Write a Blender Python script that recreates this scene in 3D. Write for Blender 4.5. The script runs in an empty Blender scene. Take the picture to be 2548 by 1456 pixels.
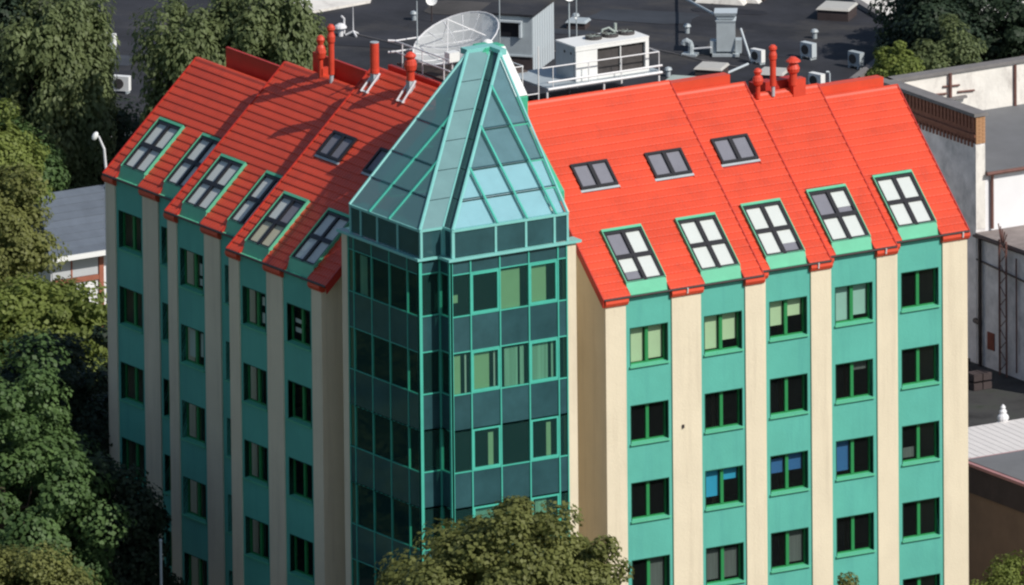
import bpy, math, random
import numpy as np
from mathutils import Vector, Matrix

S = bpy.context.scene
COL = S.collection
PI = math.pi
random.seed(7)

# ------------------------------------------------------------------ camera, sky, sun, exposure
cam = bpy.data.cameras.new("camera")
cam_ob = bpy.data.objects.new("camera", cam)
COL.objects.link(cam_ob)
fw = Vector((0.5096536, 0.82641447, -0.23935816))
rt = Vector((0.84982462, -0.5269717, -0.00994683))
up = Vector((0.13435518, 0.19834302, 0.97088039))
cam_ob.matrix_world = Matrix(((rt.x, up.x, -fw.x, -433.7897), (rt.y, up.y, -fw.y, -709.5153), (rt.z, up.z, -fw.z, 229.4117), (0, 0, 0, 1)))
cam.sensor_width = 36.0
cam.lens = 36.0 * 52000.0 / 2547.0
cam.clip_start = 10.0
cam.clip_end = 6000.0
S.camera = cam_ob

SUN = Vector((0.38, -1.0, 0.95)).normalized()
elev = math.asin(SUN.z)
world = bpy.data.worlds.new("World")
S.world = world
world.use_nodes = True
wn = world.node_tree
wn.nodes.clear()
sky = wn.nodes.new("ShaderNodeTexSky")
sky.sky_type = 'NISHITA'
sky.sun_disc = False
sky.sun_elevation = elev
sky.sun_rotation = math.atan2(SUN.x, SUN.y)
bg = wn.nodes.new("ShaderNodeBackground")
bg.inputs[1].default_value = 0.086
wo = wn.nodes.new("ShaderNodeOutputWorld")
wn.links.new(sky.outputs[0], bg.inputs[0])
wn.links.new(bg.outputs[0], wo.inputs[0])
sun = bpy.data.lights.new("sun", 'SUN')
sun.energy = 4.1
sun.angle = math.radians(0.53)
sun.color = (1.0, 0.95, 0.87)
sun_ob = bpy.data.objects.new("sun", sun)
COL.objects.link(sun_ob)
sun_ob.rotation_euler = SUN.to_track_quat('Z', 'Y').to_euler()
S.view_settings.view_transform = 'Standard'
S.view_settings.look = 'None'
S.view_settings.exposure = 0.0
S.view_settings.gamma = 1.0
S.view_settings.use_curve_mapping = False
S.cycles.max_bounces = 6
S.cycles.transparent_max_bounces = 16
S.cycles.filter_width = 2.3


# ------------------------------------------------------------------ materials
MATS = {}


def mat(name, col, rough=0.7, var=0.12, scale=1.5, bump=0.0, bscale=8.0, metal=0.0, spec=0.4, stretch=(1, 1, 1), dirt=None, objvar=0.0):
    """procedural surface: base colour varied by two octaves of noise, optional bump and dirt streaks"""
    if name in MATS:
        return MATS[name]
    m = bpy.data.materials.new(name)
    m.use_nodes = True
    nt = m.node_tree
    b = nt.nodes["Principled BSDF"]
    b.inputs["Roughness"].default_value = rough
    b.inputs["Metallic"].default_value = metal
    b.inputs["Specular IOR Level"].default_value = spec
    tc = nt.nodes.new("ShaderNodeTexCoord")
    mp = nt.nodes.new("ShaderNodeMapping")
    mp.inputs["Scale"].default_value = stretch
    nt.links.new(tc.outputs["Object"], mp.inputs[0])
    n1 = nt.nodes.new("ShaderNodeTexNoise")
    n1.inputs["Scale"].default_value = scale
    n1.inputs["Detail"].default_value = 6
    n1.inputs["Roughness"].default_value = 0.65
    nt.links.new(mp.outputs[0], n1.inputs["Vector"])
    rp = nt.nodes.new("ShaderNodeValToRGB")
    lo = [c * (1 - var) for c in col]
    hi = [min(1, c * (1 + var)) for c in col]
    rp.color_ramp.elements[0].position = 0.3
    rp.color_ramp.elements[1].position = 0.7
    rp.color_ramp.elements[0].color = (*lo, 1)
    rp.color_ramp.elements[1].color = (*hi, 1)
    nt.links.new(n1.outputs[0], rp.inputs[0])
    out = rp.outputs[0]
    if dirt:
        dcol, amount, dsc, dst = dirt
        mp2 = nt.nodes.new("ShaderNodeMapping")
        mp2.inputs["Scale"].default_value = dst
        nt.links.new(tc.outputs["Object"], mp2.inputs[0])
        n2 = nt.nodes.new("ShaderNodeTexNoise")
        n2.inputs["Scale"].default_value = dsc
        n2.inputs["Detail"].default_value = 8
        n2.inputs["Roughness"].default_value = 0.7
        nt.links.new(mp2.outputs[0], n2.inputs["Vector"])
        r2 = nt.nodes.new("ShaderNodeValToRGB")
        r2.color_ramp.elements[0].position = 0.5
        r2.color_ramp.elements[1].position = 0.72
        r2.color_ramp.elements[0].color = (0, 0, 0, 1)
        r2.color_ramp.elements[1].color = (amount, amount, amount, 1)
        nt.links.new(n2.outputs[0], r2.inputs[0])
        mx = nt.nodes.new("ShaderNodeMix")
        mx.data_type = 'RGBA'
        nt.links.new(r2.outputs[0], mx.inputs[0])
        nt.links.new(out, mx.inputs[6])
        mx.inputs[7].default_value = (*dcol, 1)
        out = mx.outputs[2]
    if objvar:
        oi = nt.nodes.new("ShaderNodeObjectInfo")
        mr = nt.nodes.new("ShaderNodeMapRange")
        mr.inputs[3].default_value = 1 - objvar
        mr.inputs[4].default_value = 1 + objvar * 0.4
        nt.links.new(oi.outputs["Random"], mr.inputs[0])
        hs = nt.nodes.new("ShaderNodeHueSaturation")
        nt.links.new(mr.outputs[0], hs.inputs["Value"])
        nt.links.new(out, hs.inputs["Color"])
        out = hs.outputs[0]
    nt.links.new(out, b.inputs["Base Color"])
    if bump:
        n3 = nt.nodes.new("ShaderNodeTexNoise")
        n3.inputs["Scale"].default_value = bscale
        n3.inputs["Detail"].default_value = 4
        nt.links.new(tc.outputs["Object"], n3.inputs["Vector"])
        bp = nt.nodes.new("ShaderNodeBump")
        bp.inputs["Strength"].default_value = bump
        bp.inputs["Distance"].default_value = 0.05
        nt.links.new(n3.outputs[0], bp.inputs["Height"])
        nt.links.new(bp.outputs[0], b.inputs["Normal"])
    MATS[name] = m
    return m


def glass(name, base, transp, tint=(1, 1, 1), rough=0.03, spec=0.5):
    """window glass: clear share lets light through, the rest reflects"""
    m = bpy.data.materials.new(name)
    m.use_nodes = True
    nt = m.node_tree
    b = nt.nodes["Principled BSDF"]
    b.inputs["Base Color"].default_value = (*base, 1)
    b.inputs["Roughness"].default_value = rough
    b.inputs["Specular IOR Level"].default_value = spec
    t = nt.nodes.new("ShaderNodeBsdfTransparent")
    t.inputs[0].default_value = (*tint, 1)
    mx = nt.nodes.new("ShaderNodeMixShader")
    mx.inputs[0].default_value = transp
    nt.links.new(b.outputs[0], mx.inputs[1])
    nt.links.new(t.outputs[0], mx.inputs[2])
    # slight waviness so that reflections break up
    tc = nt.nodes.new("ShaderNodeTexCoord")
    n = nt.nodes.new("ShaderNodeTexNoise")
    n.inputs["Scale"].default_value = 0.9
    nt.links.new(tc.outputs["Object"], n.inputs["Vector"])
    bp = nt.nodes.new("ShaderNodeBump")
    bp.inputs["Strength"].default_value = 0.06
    bp.inputs["Distance"].default_value = 0.1
    nt.links.new(n.outputs[0], bp.inputs["Height"])
    nt.links.new(bp.outputs[0], b.inputs["Normal"])
    nt.links.new(mx.outputs[0], nt.nodes["Material Output"].inputs[0])
    return m


def leafmat(name, dark, light, trans=0.25):
    m = bpy.data.materials.new(name)
    m.use_nodes = True
    nt = m.node_tree
    b = nt.nodes["Principled BSDF"]
    b.inputs["Roughness"].default_value = 0.55
    b.inputs["Specular IOR Level"].default_value = 0.3
    g = nt.nodes.new("ShaderNodeNewGeometry")
    tc = nt.nodes.new("ShaderNodeTexCoord")
    n = nt.nodes.new("ShaderNodeTexNoise")
    n.inputs["Scale"].default_value = 0.35
    n.inputs["Detail"].default_value = 3
    nt.links.new(tc.outputs["Object"], n.inputs["Vector"])
    ad = nt.nodes.new("ShaderNodeMath")
    ad.operation = 'MULTIPLY_ADD'
    ad.inputs[1].default_value = 0.40
    nt.links.new(g.outputs["Random Per Island"], ad.inputs[0])
    sc = nt.nodes.new("ShaderNodeMath")
    sc.operation = 'MULTIPLY_ADD'
    sc.inputs[1].default_value = 1.6
    sc.inputs[2].default_value = -0.55
    nt.links.new(n.outputs[0], sc.inputs[0])
    nt.links.new(sc.outputs[0], ad.inputs[2])
    rp = nt.nodes.new("ShaderNodeValToRGB")
    rp.color_ramp.elements[0].color = (*dark, 1)
    rp.color_ramp.elements[1].color = (*light, 1)
    nt.links.new(ad.outputs[0], rp.inputs[0])
    nt.links.new(rp.outputs[0], b.inputs["Base Color"])
    tr = nt.nodes.new("ShaderNodeBsdfTranslucent")
    nt.links.new(rp.outputs[0], tr.inputs[0])
    mx = nt.nodes.new("ShaderNodeMixShader")
    mx.inputs[0].default_value = trans
    nt.links.new(b.outputs[0], mx.inputs[1])
    nt.links.new(tr.outputs[0], mx.inputs[2])
    nt.links.new(mx.outputs[0], nt.nodes["Material Output"].inputs[0])
    return m


cream = mat("cream render", (0.74, 0.65, 0.49), 0.85, 0.05, 0.5, 0.25, 14, dirt=((0.50, 0.42, 0.31), 0.42, 1.3, (1.6, 1.6, 0.10)))
teal = mat("teal cladding", (0.100, 0.420, 0.345), 0.6, 0.07, 0.6, 0.15, 10, dirt=((0.070, 0.31, 0.28), 0.5, 1.4, (1.4, 1.4, 0.12)))
red = mat("red metal tile", (0.70, 0.076, 0.034), 0.42, 0.08, 0.5, dirt=((0.50, 0.062, 0.034), 0.55, 1.1, (1, 1, 1)), objvar=0.10)
red_dark = mat("red flashing and parapet shade", (0.46, 0.032, 0.022), 0.45, 0.08)
red_flue = mat("red flue paint", (0.62, 0.065, 0.035), 0.4, 0.12, 3)
green_trim = mat("mint green sheet", (0.11, 0.47, 0.29), 0.5, 0.08)
green_frame = mat("green window frame", (0.022, 0.22, 0.070), 0.45, 0.08)
green_dark = mat("dark green reveal", (0.009, 0.075, 0.048), 0.6, 0.1)
black_frame = mat("black skylight frame", (0.018, 0.018, 0.022), 0.4, 0.1)
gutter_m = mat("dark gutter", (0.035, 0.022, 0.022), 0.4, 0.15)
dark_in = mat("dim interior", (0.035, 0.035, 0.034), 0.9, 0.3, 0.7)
blind_white = mat("white blind", (0.80, 0.82, 0.80), 0.9, 0.02)
blind_grey = mat("grey blackout blind", (0.27, 0.26, 0.31), 0.8, 0.06)
blind_green = mat("pale green blind", (0.56, 0.70, 0.46), 0.9, 0.04)
blind_blue = mat("bright blue blind", (0.03, 0.36, 0.62), 0.8, 0.04)
blind_navy = mat("deep blue blind", (0.035, 0.14, 0.36), 0.8, 0.04)
blind_pale = mat("pale aqua blind", (0.36, 0.58, 0.53), 0.9, 0.04)
curtain = mat("ribbed curtain", (0.46, 0.66, 0.56), 0.9, 0.3, 3.0, stretch=(3, 3, 0.05))
tw_frame = mat("turquoise aluminium", (0.075, 0.46, 0.36), 0.4, 0.08)
tw_canopy = mat("pale turquoise sheet", (0.22, 0.56, 0.53), 0.35, 0.06)
tw_spandrel = mat("tinted spandrel glass", (0.032, 0.092, 0.106), 0.10, 0.2, 0.8, spec=0.6, objvar=0.16)
tw_strip = mat("teal grey roof glass", (0.16, 0.29, 0.30), 0.2, 0.08, 1.0, spec=0.6)  # sun and mirrored sky put into a lighter glass colour
tw_dark = mat("shaded roof glass", (0.022, 0.060, 0.066), 0.1, 0.15, 1.0, spec=0.5)  # shade of the notch put into a darker copy of the hip glass
tw_green = mat("emerald sheet", (0.06, 0.42, 0.26), 0.45, 0.1)
lining_blue = mat("pale blue roof blind", (0.52, 0.64, 0.72), 0.8, 0.06)
lining_grey = mat("grey roof lining", (0.20, 0.24, 0.28), 0.8, 0.12)
pane_dark = glass("window glass", (0.030, 0.036, 0.038), 0.84, (0.90, 0.97, 0.93))
pane_tower = glass("green tinted glass", (0.022, 0.075, 0.072), 0.58, (0.72, 0.95, 0.82))
pane_roof = glass("roof window glass", (0.03, 0.035, 0.04), 0.86, (0.97, 0.99, 0.99))
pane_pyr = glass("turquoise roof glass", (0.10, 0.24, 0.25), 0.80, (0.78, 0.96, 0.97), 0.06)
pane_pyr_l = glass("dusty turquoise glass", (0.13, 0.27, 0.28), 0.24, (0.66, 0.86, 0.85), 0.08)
white_steel = mat("white steel", (0.74, 0.74, 0.76), 0.4, 0.06)
white_paint = mat("white enamel", (0.82, 0.83, 0.82), 0.4, 0.05)
grey_metal = mat("galvanised metal", (0.40, 0.45, 0.48), 0.4, 0.1, 2.0)
grey_panel = mat("pale ribbed panel", (0.52, 0.58, 0.62), 0.5, 0.06, 6.0, stretch=(4, 4, 0.1))
dark_louvre = mat("dark louvre", (0.06, 0.055, 0.055), 0.7, 0.25, 4)
bitumen = mat("bitumen felt", (0.027, 0.028, 0.035), 0.85, 0.45, 0.30, 0.4, 3, dirt=((0.070, 0.065, 0.060), 0.9, 0.16, (1, 1.6, 1)))
flat_m = mat("brown roofing felt", (0.11, 0.085, 0.075), 0.9, 0.25, 0.8)
hatch_m = mat("pale rooflight lid", (0.50, 0.49, 0.46), 0.5, 0.06)
hatch_green = mat("greenish rooflight lid", (0.40, 0.46, 0.42), 0.5, 0.06)
brown_side = mat("dark brown upstand", (0.06, 0.045, 0.045), 0.8, 0.2)
plaster_grey = mat("weathered grey plaster", (0.76, 0.73, 0.72), 0.9, 0.22, 1.1, 0.3, 5, dirt=((0.36, 0.37, 0.37), 0.9, 0.7, (1, 1, 0.7)))
plaster_white = mat("old white plaster", (0.78, 0.75, 0.70), 0.9, 0.10, 1.0, 0.3, 6, dirt=((0.36, 0.33, 0.31), 0.85, 0.7, (1, 1, 0.5)))
clean_white = mat("fresh white plaster", (0.80, 0.80, 0.82), 0.9, 0.03, 1.0)
cap_m = mat("grey coping", (0.20, 0.19, 0.19), 0.8, 0.15)
brick_m = mat("red brown brick", (0.27, 0.115, 0.075), 0.85, 0.3, 6)
brick_tan = mat("tan brick", (0.42, 0.23, 0.12), 0.85, 0.3, 5)
felt_grey = mat("grey roof felt", (0.155, 0.16, 0.17), 0.85, 0.1, 0.8)
rust = mat("rusty brown pipe", (0.16, 0.075, 0.062), 0.7, 0.2, 4)
yard_m = mat("dark yard asphalt", (0.050, 0.050, 0.050), 0.9, 0.6, 0.5, dirt=((0.02, 0.03, 0.015), 0.8, 0.5, (1, 1, 1)))
pale_sheet = mat("pale trapezoid sheet", (0.70, 0.67, 0.65), 0.6, 0.08, 2.0, stretch=(3, 0.3, 1))
brown_wall = mat("dark brown render", (0.22, 0.15, 0.11), 0.9, 0.15, 0.6)
fascia_pink = mat("faded red fascia", (0.45, 0.23, 0.23), 0.6, 0.1)
slate_tile = mat("slate blue tile sheet", (0.115, 0.14, 0.18), 0.6, 0.15, 1.0, objvar=0.1)
timber_m = mat("red brown timber", (0.34, 0.12, 0.075), 0.7, 0.15)
bark = mat("bark", (0.085, 0.06, 0.045), 0.95, 0.35, 3, 0.5, 6)
ground_m = mat("grass and dirt", (0.075, 0.085, 0.045), 0.95, 0.5, 0.12, dirt=((0.13, 0.12, 0.10), 0.8, 0.05, (1, 1, 1)))
asphalt_m = mat("street asphalt", (0.052, 0.052, 0.054), 0.9, 0.2, 0.4)
pave_m = mat("concrete paving", (0.30, 0.29, 0.27), 0.9, 0.12, 0.6)
mesh_m = glass("dish mesh", (0.72, 0.74, 0.74), 0.36, (1, 1, 1), 0.5)
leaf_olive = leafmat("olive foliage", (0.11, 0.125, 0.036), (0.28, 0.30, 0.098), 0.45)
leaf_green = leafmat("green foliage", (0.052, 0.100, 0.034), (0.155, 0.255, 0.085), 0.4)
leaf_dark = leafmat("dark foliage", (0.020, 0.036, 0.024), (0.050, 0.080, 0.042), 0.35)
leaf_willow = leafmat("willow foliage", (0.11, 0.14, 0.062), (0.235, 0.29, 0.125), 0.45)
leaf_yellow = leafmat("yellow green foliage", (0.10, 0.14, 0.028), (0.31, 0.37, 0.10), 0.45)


# ------------------------------------------------------------------ mesh helpers
class MB:
    def __init__(s):
        s.v = []
        s.f = []

    def add(s, vs, fs):
        o = len(s.v)
        s.v += [tuple(p) for p in vs]
        s.f += [tuple(i + o for i in q) for q in fs]
        return s

    def box(s, x0, x1, y0, y1, z0, z1):
        return s.add([(x0, y0, z0), (x1, y0, z0), (x1, y1, z0), (x0, y1, z0), (x0, y0, z1), (x1, y0, z1), (x1, y1, z1), (x0, y1, z1)],
                     [(0, 3, 2, 1), (4, 5, 6, 7), (0, 1, 5, 4), (1, 2, 6, 5), (2, 3, 7, 6), (3, 0, 4, 7)])

    def hexa(s, p):
        """8 points: bottom ring 0-3, top ring 4-7"""
        return s.add(p, [(0, 3, 2, 1), (4, 5, 6, 7), (0, 1, 5, 4), (1, 2, 6, 5), (2, 3, 7, 6), (3, 0, 4, 7)])

    def prism(s, poly, off):
        """3-D polygon extruded by a vector"""
        n = len(poly)
        a = [Vector(p) for p in poly]
        b = [p + Vector(off) for p in a]
        return s.add(a + b, [tuple(range(n))[::-1], tuple(range(n, 2 * n))] + [(i, (i + 1) % n, n + (i + 1) % n, n + i) for i in range(n)])

    def lathe(s, prof, c=(0, 0, 0), seg=12):
        vs, fs = [], []
        for r, z in prof:
            for i in range(seg):
                a = 2 * PI * i / seg
                vs.append((c[0] + r * math.cos(a), c[1] + r * math.sin(a), c[2] + z))
        for j in range(len(prof) - 1):
            for i in range(seg):
                k = (i + 1) % seg
                fs.append((j * seg + i, j * seg + k, (j + 1) * seg + k, (j + 1) * seg + i))
        fs.append(tuple(range(seg))[::-1])
        m = (len(prof) - 1) * seg
        fs.append(tuple(range(m, m + seg)))
        return s.add(vs, fs)

    def tube(s, pts, r, seg=6, r1=None):
        pts = [Vector(p) for p in pts]
        n = len(pts)
        vs, fs = [], []
        for j, p in enumerate(pts):
            d = (pts[min(j + 1, n - 1)] - pts[max(j - 1, 0)]).normalized()
            a = d.orthogonal().normalized() if abs(d.z) > 0.99 else d.cross(Vector((0, 0, 1))).normalized()
            b = d.cross(a)
            rr = r if r1 is None else r + (r1 - r) * j / max(1, n - 1)
            for i in range(seg):
                t = 2 * PI * i / seg
                vs.append(p + a * (rr * math.cos(t)) + b * (rr * math.sin(t)))
        for j in range(n - 1):
            for i in range(seg):
                k = (i + 1) % seg
                fs.append((j * seg + i, j * seg + k, (j + 1) * seg + k, (j + 1) * seg + i))
        fs.append(tuple(range(seg))[::-1])
        fs.append(tuple(range((n - 1) * seg, n * seg)))
        return s.add(vs, fs)

    def sphere(s, c, r, seg=12, rings=8, sx=1, sy=1, sz=1):
        prof = [(max(0.001, r * math.sin(PI * k / rings)), -r * math.cos(PI * k / rings) * sz) for k in range(rings + 1)]
        return s.lathe(prof, c, seg)

    def mesh(s, name, material):
        me = bpy.data.meshes.new(name)
        me.from_pydata(s.v, [], s.f)
        me.materials.append(material)
        me.update()
        return me

    def build(s, name, material, parent=None, loc=(0, 0, 0), rot=0.0, smooth=False):
        me = s.mesh(name, material)
        if smooth:
            me.shade_smooth()
        return link(name, me, parent, loc, rot)


def link(name, me, parent=None, loc=(0, 0, 0), rot=0.0):
    o = bpy.data.objects.new(name, me)
    o.location = loc
    o.rotation_euler = (0, 0, rot)
    if parent:
        o.parent = parent
    COL.objects.link(o)
    return o


def thing(name, label, cat, loc=(0, 0, 0), rot=0.0, group=None):
    o = bpy.data.objects.new(name, None)
    o.empty_display_size = 0.2
    o.location = loc
    o.rotation_euler = (0, 0, rot)
    COL.objects.link(o)
    return tag(o, label, cat, group)


def tag(o, label, cat, group=None):
    o["label"] = label
    o["category"] = cat
    if group:
        o["group"] = group
    return o


def structure(o, label=None):
    o["kind"] = "structure"
    if label:
        o["label"] = label
    return o


# ------------------------------------------------------------------ ground, street, pavement
structure(MB().box(-1500, 2500, -1500, 2500, -0.5, 0).build("ground", ground_m), "grass and bare soil between the buildings")
structure(MB().box(-22, -12, -120, 260, 0.0, 0.004).build("road", asphalt_m), "asphalt street along the left wing")
structure(MB().box(-12, 0.0, -30, 60, 0.0, 0.12).build("pavement", pave_m), "paved strip in front of the left wing")
structure(MB().box(50.2, 65.2, 49.6, 64, 0.0, 0.01).build("yard", yard_m), "dark asphalt yard beside the old plastered building")

# ------------------------------------------------------------------ the office building
OFF = thing("office_building", "red roofed turquoise and cream office block with glass corner tower", "office building")
K = 0.945
WR = 7.2
ZG = 23.0
NRM = math.sqrt(1 + K * K)
FLOORS = 6
WT = 21.55          # top of the first window row
FH = 3.3


def rp(u, s, n, w0):
    """roof coordinates: along the wall, run up from the gutter, height off the roof plane"""
    return (u, w0 + s - n * K / NRM, ZG + K * s + n / NRM)


# ---- window shared meshes (local: x along the wall, -y outwards, origin at the middle of the head)
def m_frame():
    b = MB()
    hw, h = 0.9, 1.6
    y0, y1 = 0.20, 0.28
    b.box(-hw, hw, y0, y1, -0.07, 0)
    b.box(-hw, hw, y0, y1, -h, -h + 0.08)
    b.box(-hw, -hw + 0.07, y0, y1, -h + 0.08, -0.07)
    b.box(hw - 0.07, hw, y0, y1, -h + 0.08, -0.07)
    b.box(-0.075, 0.075, y0 - 0.02, y1, -h + 0.08, -0.07)
    return b.mesh("window_frame", green_frame)


def m_rev():
    b = MB()
    b.box(-0.93, -0.9, -0.012, 0.3, -1.6, 0.0)
    b.box(0.9, 0.93, -0.012, 0.3, -1.6, 0.0)
    b.box(-0.93, 0.93, -0.012, 0.3, 0.0, 0.03)
    return b.mesh("reveal", green_dark)


ME_FRAME = m_frame()
ME_REV = m_rev()
ME_PANE = MB().add([(-0.3775, 0, -1.45), (0.3775, 0, -1.45), (0.3775, 0, 0), (-0.3775, 0, 0)], [(0, 1, 2, 3)]).mesh("pane", pane_dark)
ME_SILL = MB().hexa([(-0.97, -0.10, -0.07), (0.97, -0.10, -0.07), (0.97, 0.3, -0.07), (-0.97, 0.3, -0.07), (-0.97, -0.10, -0.02), (0.97, -0.10, -0.02), (0.97, 0.3, 0.04), (-0.97, 0.3, 0.04)]).mesh("sill", green_trim)
ME_BLIND = {}


def blind_mesh(m, wdt, hgt):
    k = (m.name, round(wdt, 2), round(hgt, 2))
    if k not in ME_BLIND:
        ME_BLIND[k] = MB().box(-wdt / 2, wdt / 2, 0, 0.012, -hgt, 0).mesh("blind", m)
    return ME_BLIND[k]


def window(place, rot, u, w, z, blinds):
    fr = link("window", ME_FRAME, OFF, place(u, w, z), rot)
    link("pane", ME_PANE, fr, (-0.4525, 0.235, -0.07))
    link("pane", ME_PANE, fr, (0.4525, 0.235, -0.07))
    link("reveal", ME_REV, fr)
    link("sill", ME_SILL, fr, (0, 0, -1.6))
    for side, m, frac, top in blinds:
        link("blind", blind_mesh(m, 0.72, 1.44 * frac), fr, (0.4525 * side, 0.34, -0.075 - 1.44 * top))


# ---- skylight
def skylight(place, rot, uc, w0, s0, s1, hw, panes, trimmed, apron=True):
    """panes: rows (bottom first) of two (material, share) or None"""
    def R(u, s, n):
        return rp(u, s, n, w0)

    def slab(b, u0, u1, a, c, n0, n1):
        b.hexa([R(u0, a, n0), R(u1, a, n0), R(u1, c, n0), R(u0, c, n0), R(u0, a, n1), R(u1, a, n1), R(u1, c, n1), R(u0, c, n1)])
    base = place(0, 0, 0)
    nf = 0.15 if trimmed else 0.13
    if trimmed:
        s0, s1 = s0 - 0.03, s1 - 0.05
    b = MB()
    rows = len(panes)
    ft, fs = 0.11, 0.085
    slab(b, uc - hw, uc - hw + ft, s0, s1, nf - 0.1, nf)
    slab(b, uc + hw - ft, uc + hw, s0, s1, nf - 0.1, nf)
    slab(b, uc - 0.085, uc + 0.085, s0, s1, nf - 0.1, nf + 0.01)
    ss = [s0 + (s1 - s0) * i / rows for i in range(rows + 1)]
    for i, a in enumerate(ss):
        if i == 0:
            q = (a, a + fs)
        elif i == rows:
            q = (a - fs, a)
        else:
            q = (a - 0.07, a + 0.07)
        slab(b, uc - hw + ft, uc - 0.085, q[0], q[1], nf - 0.1, nf)
        slab(b, uc + 0.085, uc + hw - ft, q[0], q[1], nf - 0.1, nf)
    o = b.build("skylight", black_frame, OFF, base, rot)
    for i in range(rows):
        a, c = ss[i] + (fs if i == 0 else 0.07), ss[i + 1] - (fs if i == rows - 1 else 0.07)
        for j, (ua, ub) in enumerate(((uc - hw + ft, uc - 0.085), (uc + 0.085, uc + hw - ft))):
            b = MB()
            b.add([R(ua, a, nf - 0.04), R(ub, a, nf - 0.04), R(ub, c, nf - 0.04), R(ua, c, nf - 0.04)], [(0, 1, 2, 3)])
            p = b.build("pane", pane_roof, o)
            sp = panes[i][j]
            if sp:
                m, share, over = sp
                cut = c - (c - a) * share
                if share > 0:
                    b = MB()
                    slab(b, ua, ub, cut, c, nf - 0.10, nf - 0.09)
                    b.build("blind", m, o)
                if over and share < 1:
                    b = MB()
                    slab(b, ua, ub, a, cut, nf - 0.12, nf - 0.11)
                    b.build("blind", over, o)
    if trimmed:
        b = MB()
        e = 0.042
        slab(b, uc - hw - e, uc - hw, s0 - 0.02, s1 + 0.11, 0.125, 0.18)
        slab(b, uc + hw, uc + hw + e, s0 - 0.02, s1 + 0.11, 0.125, 0.18)
        slab(b, uc - hw, uc + hw, s1 + 0.02, s1 + 0.11, 0.125, 0.18)
        b.build("trim", green_trim, o)
        b = MB()
        slab(b, uc - hw - e + 0.005, uc - hw, s0, s1 + 0.10, -0.2, 0.12)
        slab(b, uc + hw, uc + hw + e - 0.005, s0, s1 + 0.10, -0.2, 0.12)
        slab(b, uc - hw, uc + hw, s1 + 0.02, s1 + 0.10, -0.2, 0.12)
        b.build("curb", green_trim, o)
        b = MB()
        z1 = ZG + K * s0 + 0.14
        xa, xb = uc - hw - 0.04, uc + hw + 0.04
        wt, wl = w0 + s0 - 0.08, w0 + 0.09
        b.hexa([(xa, wl, ZG - 0.04), (xb, wl, ZG - 0.04), (xb, wl + 0.04, ZG - 0.04), (xa, wl + 0.04, ZG - 0.04), (xa, wt, z1), (xb, wt, z1), (xb, wt + 0.04, z1), (xa, wt + 0.04, z1)])
        b.box(xa, xb, w0 - 0.02, wl, ZG - 0.06, ZG - 0.02)
        b.build("apron", green_trim, o)
        for x in (uc - hw - 0.05, uc + hw + 0.02):
            b = MB()
            b.prism([(x, w0 - 0.03, ZG - 0.08), (x, w0 + s0, ZG - 0.08), (x, w0 + s0, ZG + K * s0 + 0.06), (x, w0 - 0.03, ZG + 0.04)], (0.03, 0, 0))
            b.build("cheek", red_dark, o)
    else:
        b = MB()
        slab(b, uc - hw - 0.05, uc + hw + 0.05, s0 - 0.09, s0 - 0.01, 0.02, 0.06)
        b.build("flashing", grey_metal, o)


TILE_P = 0.268


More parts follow.
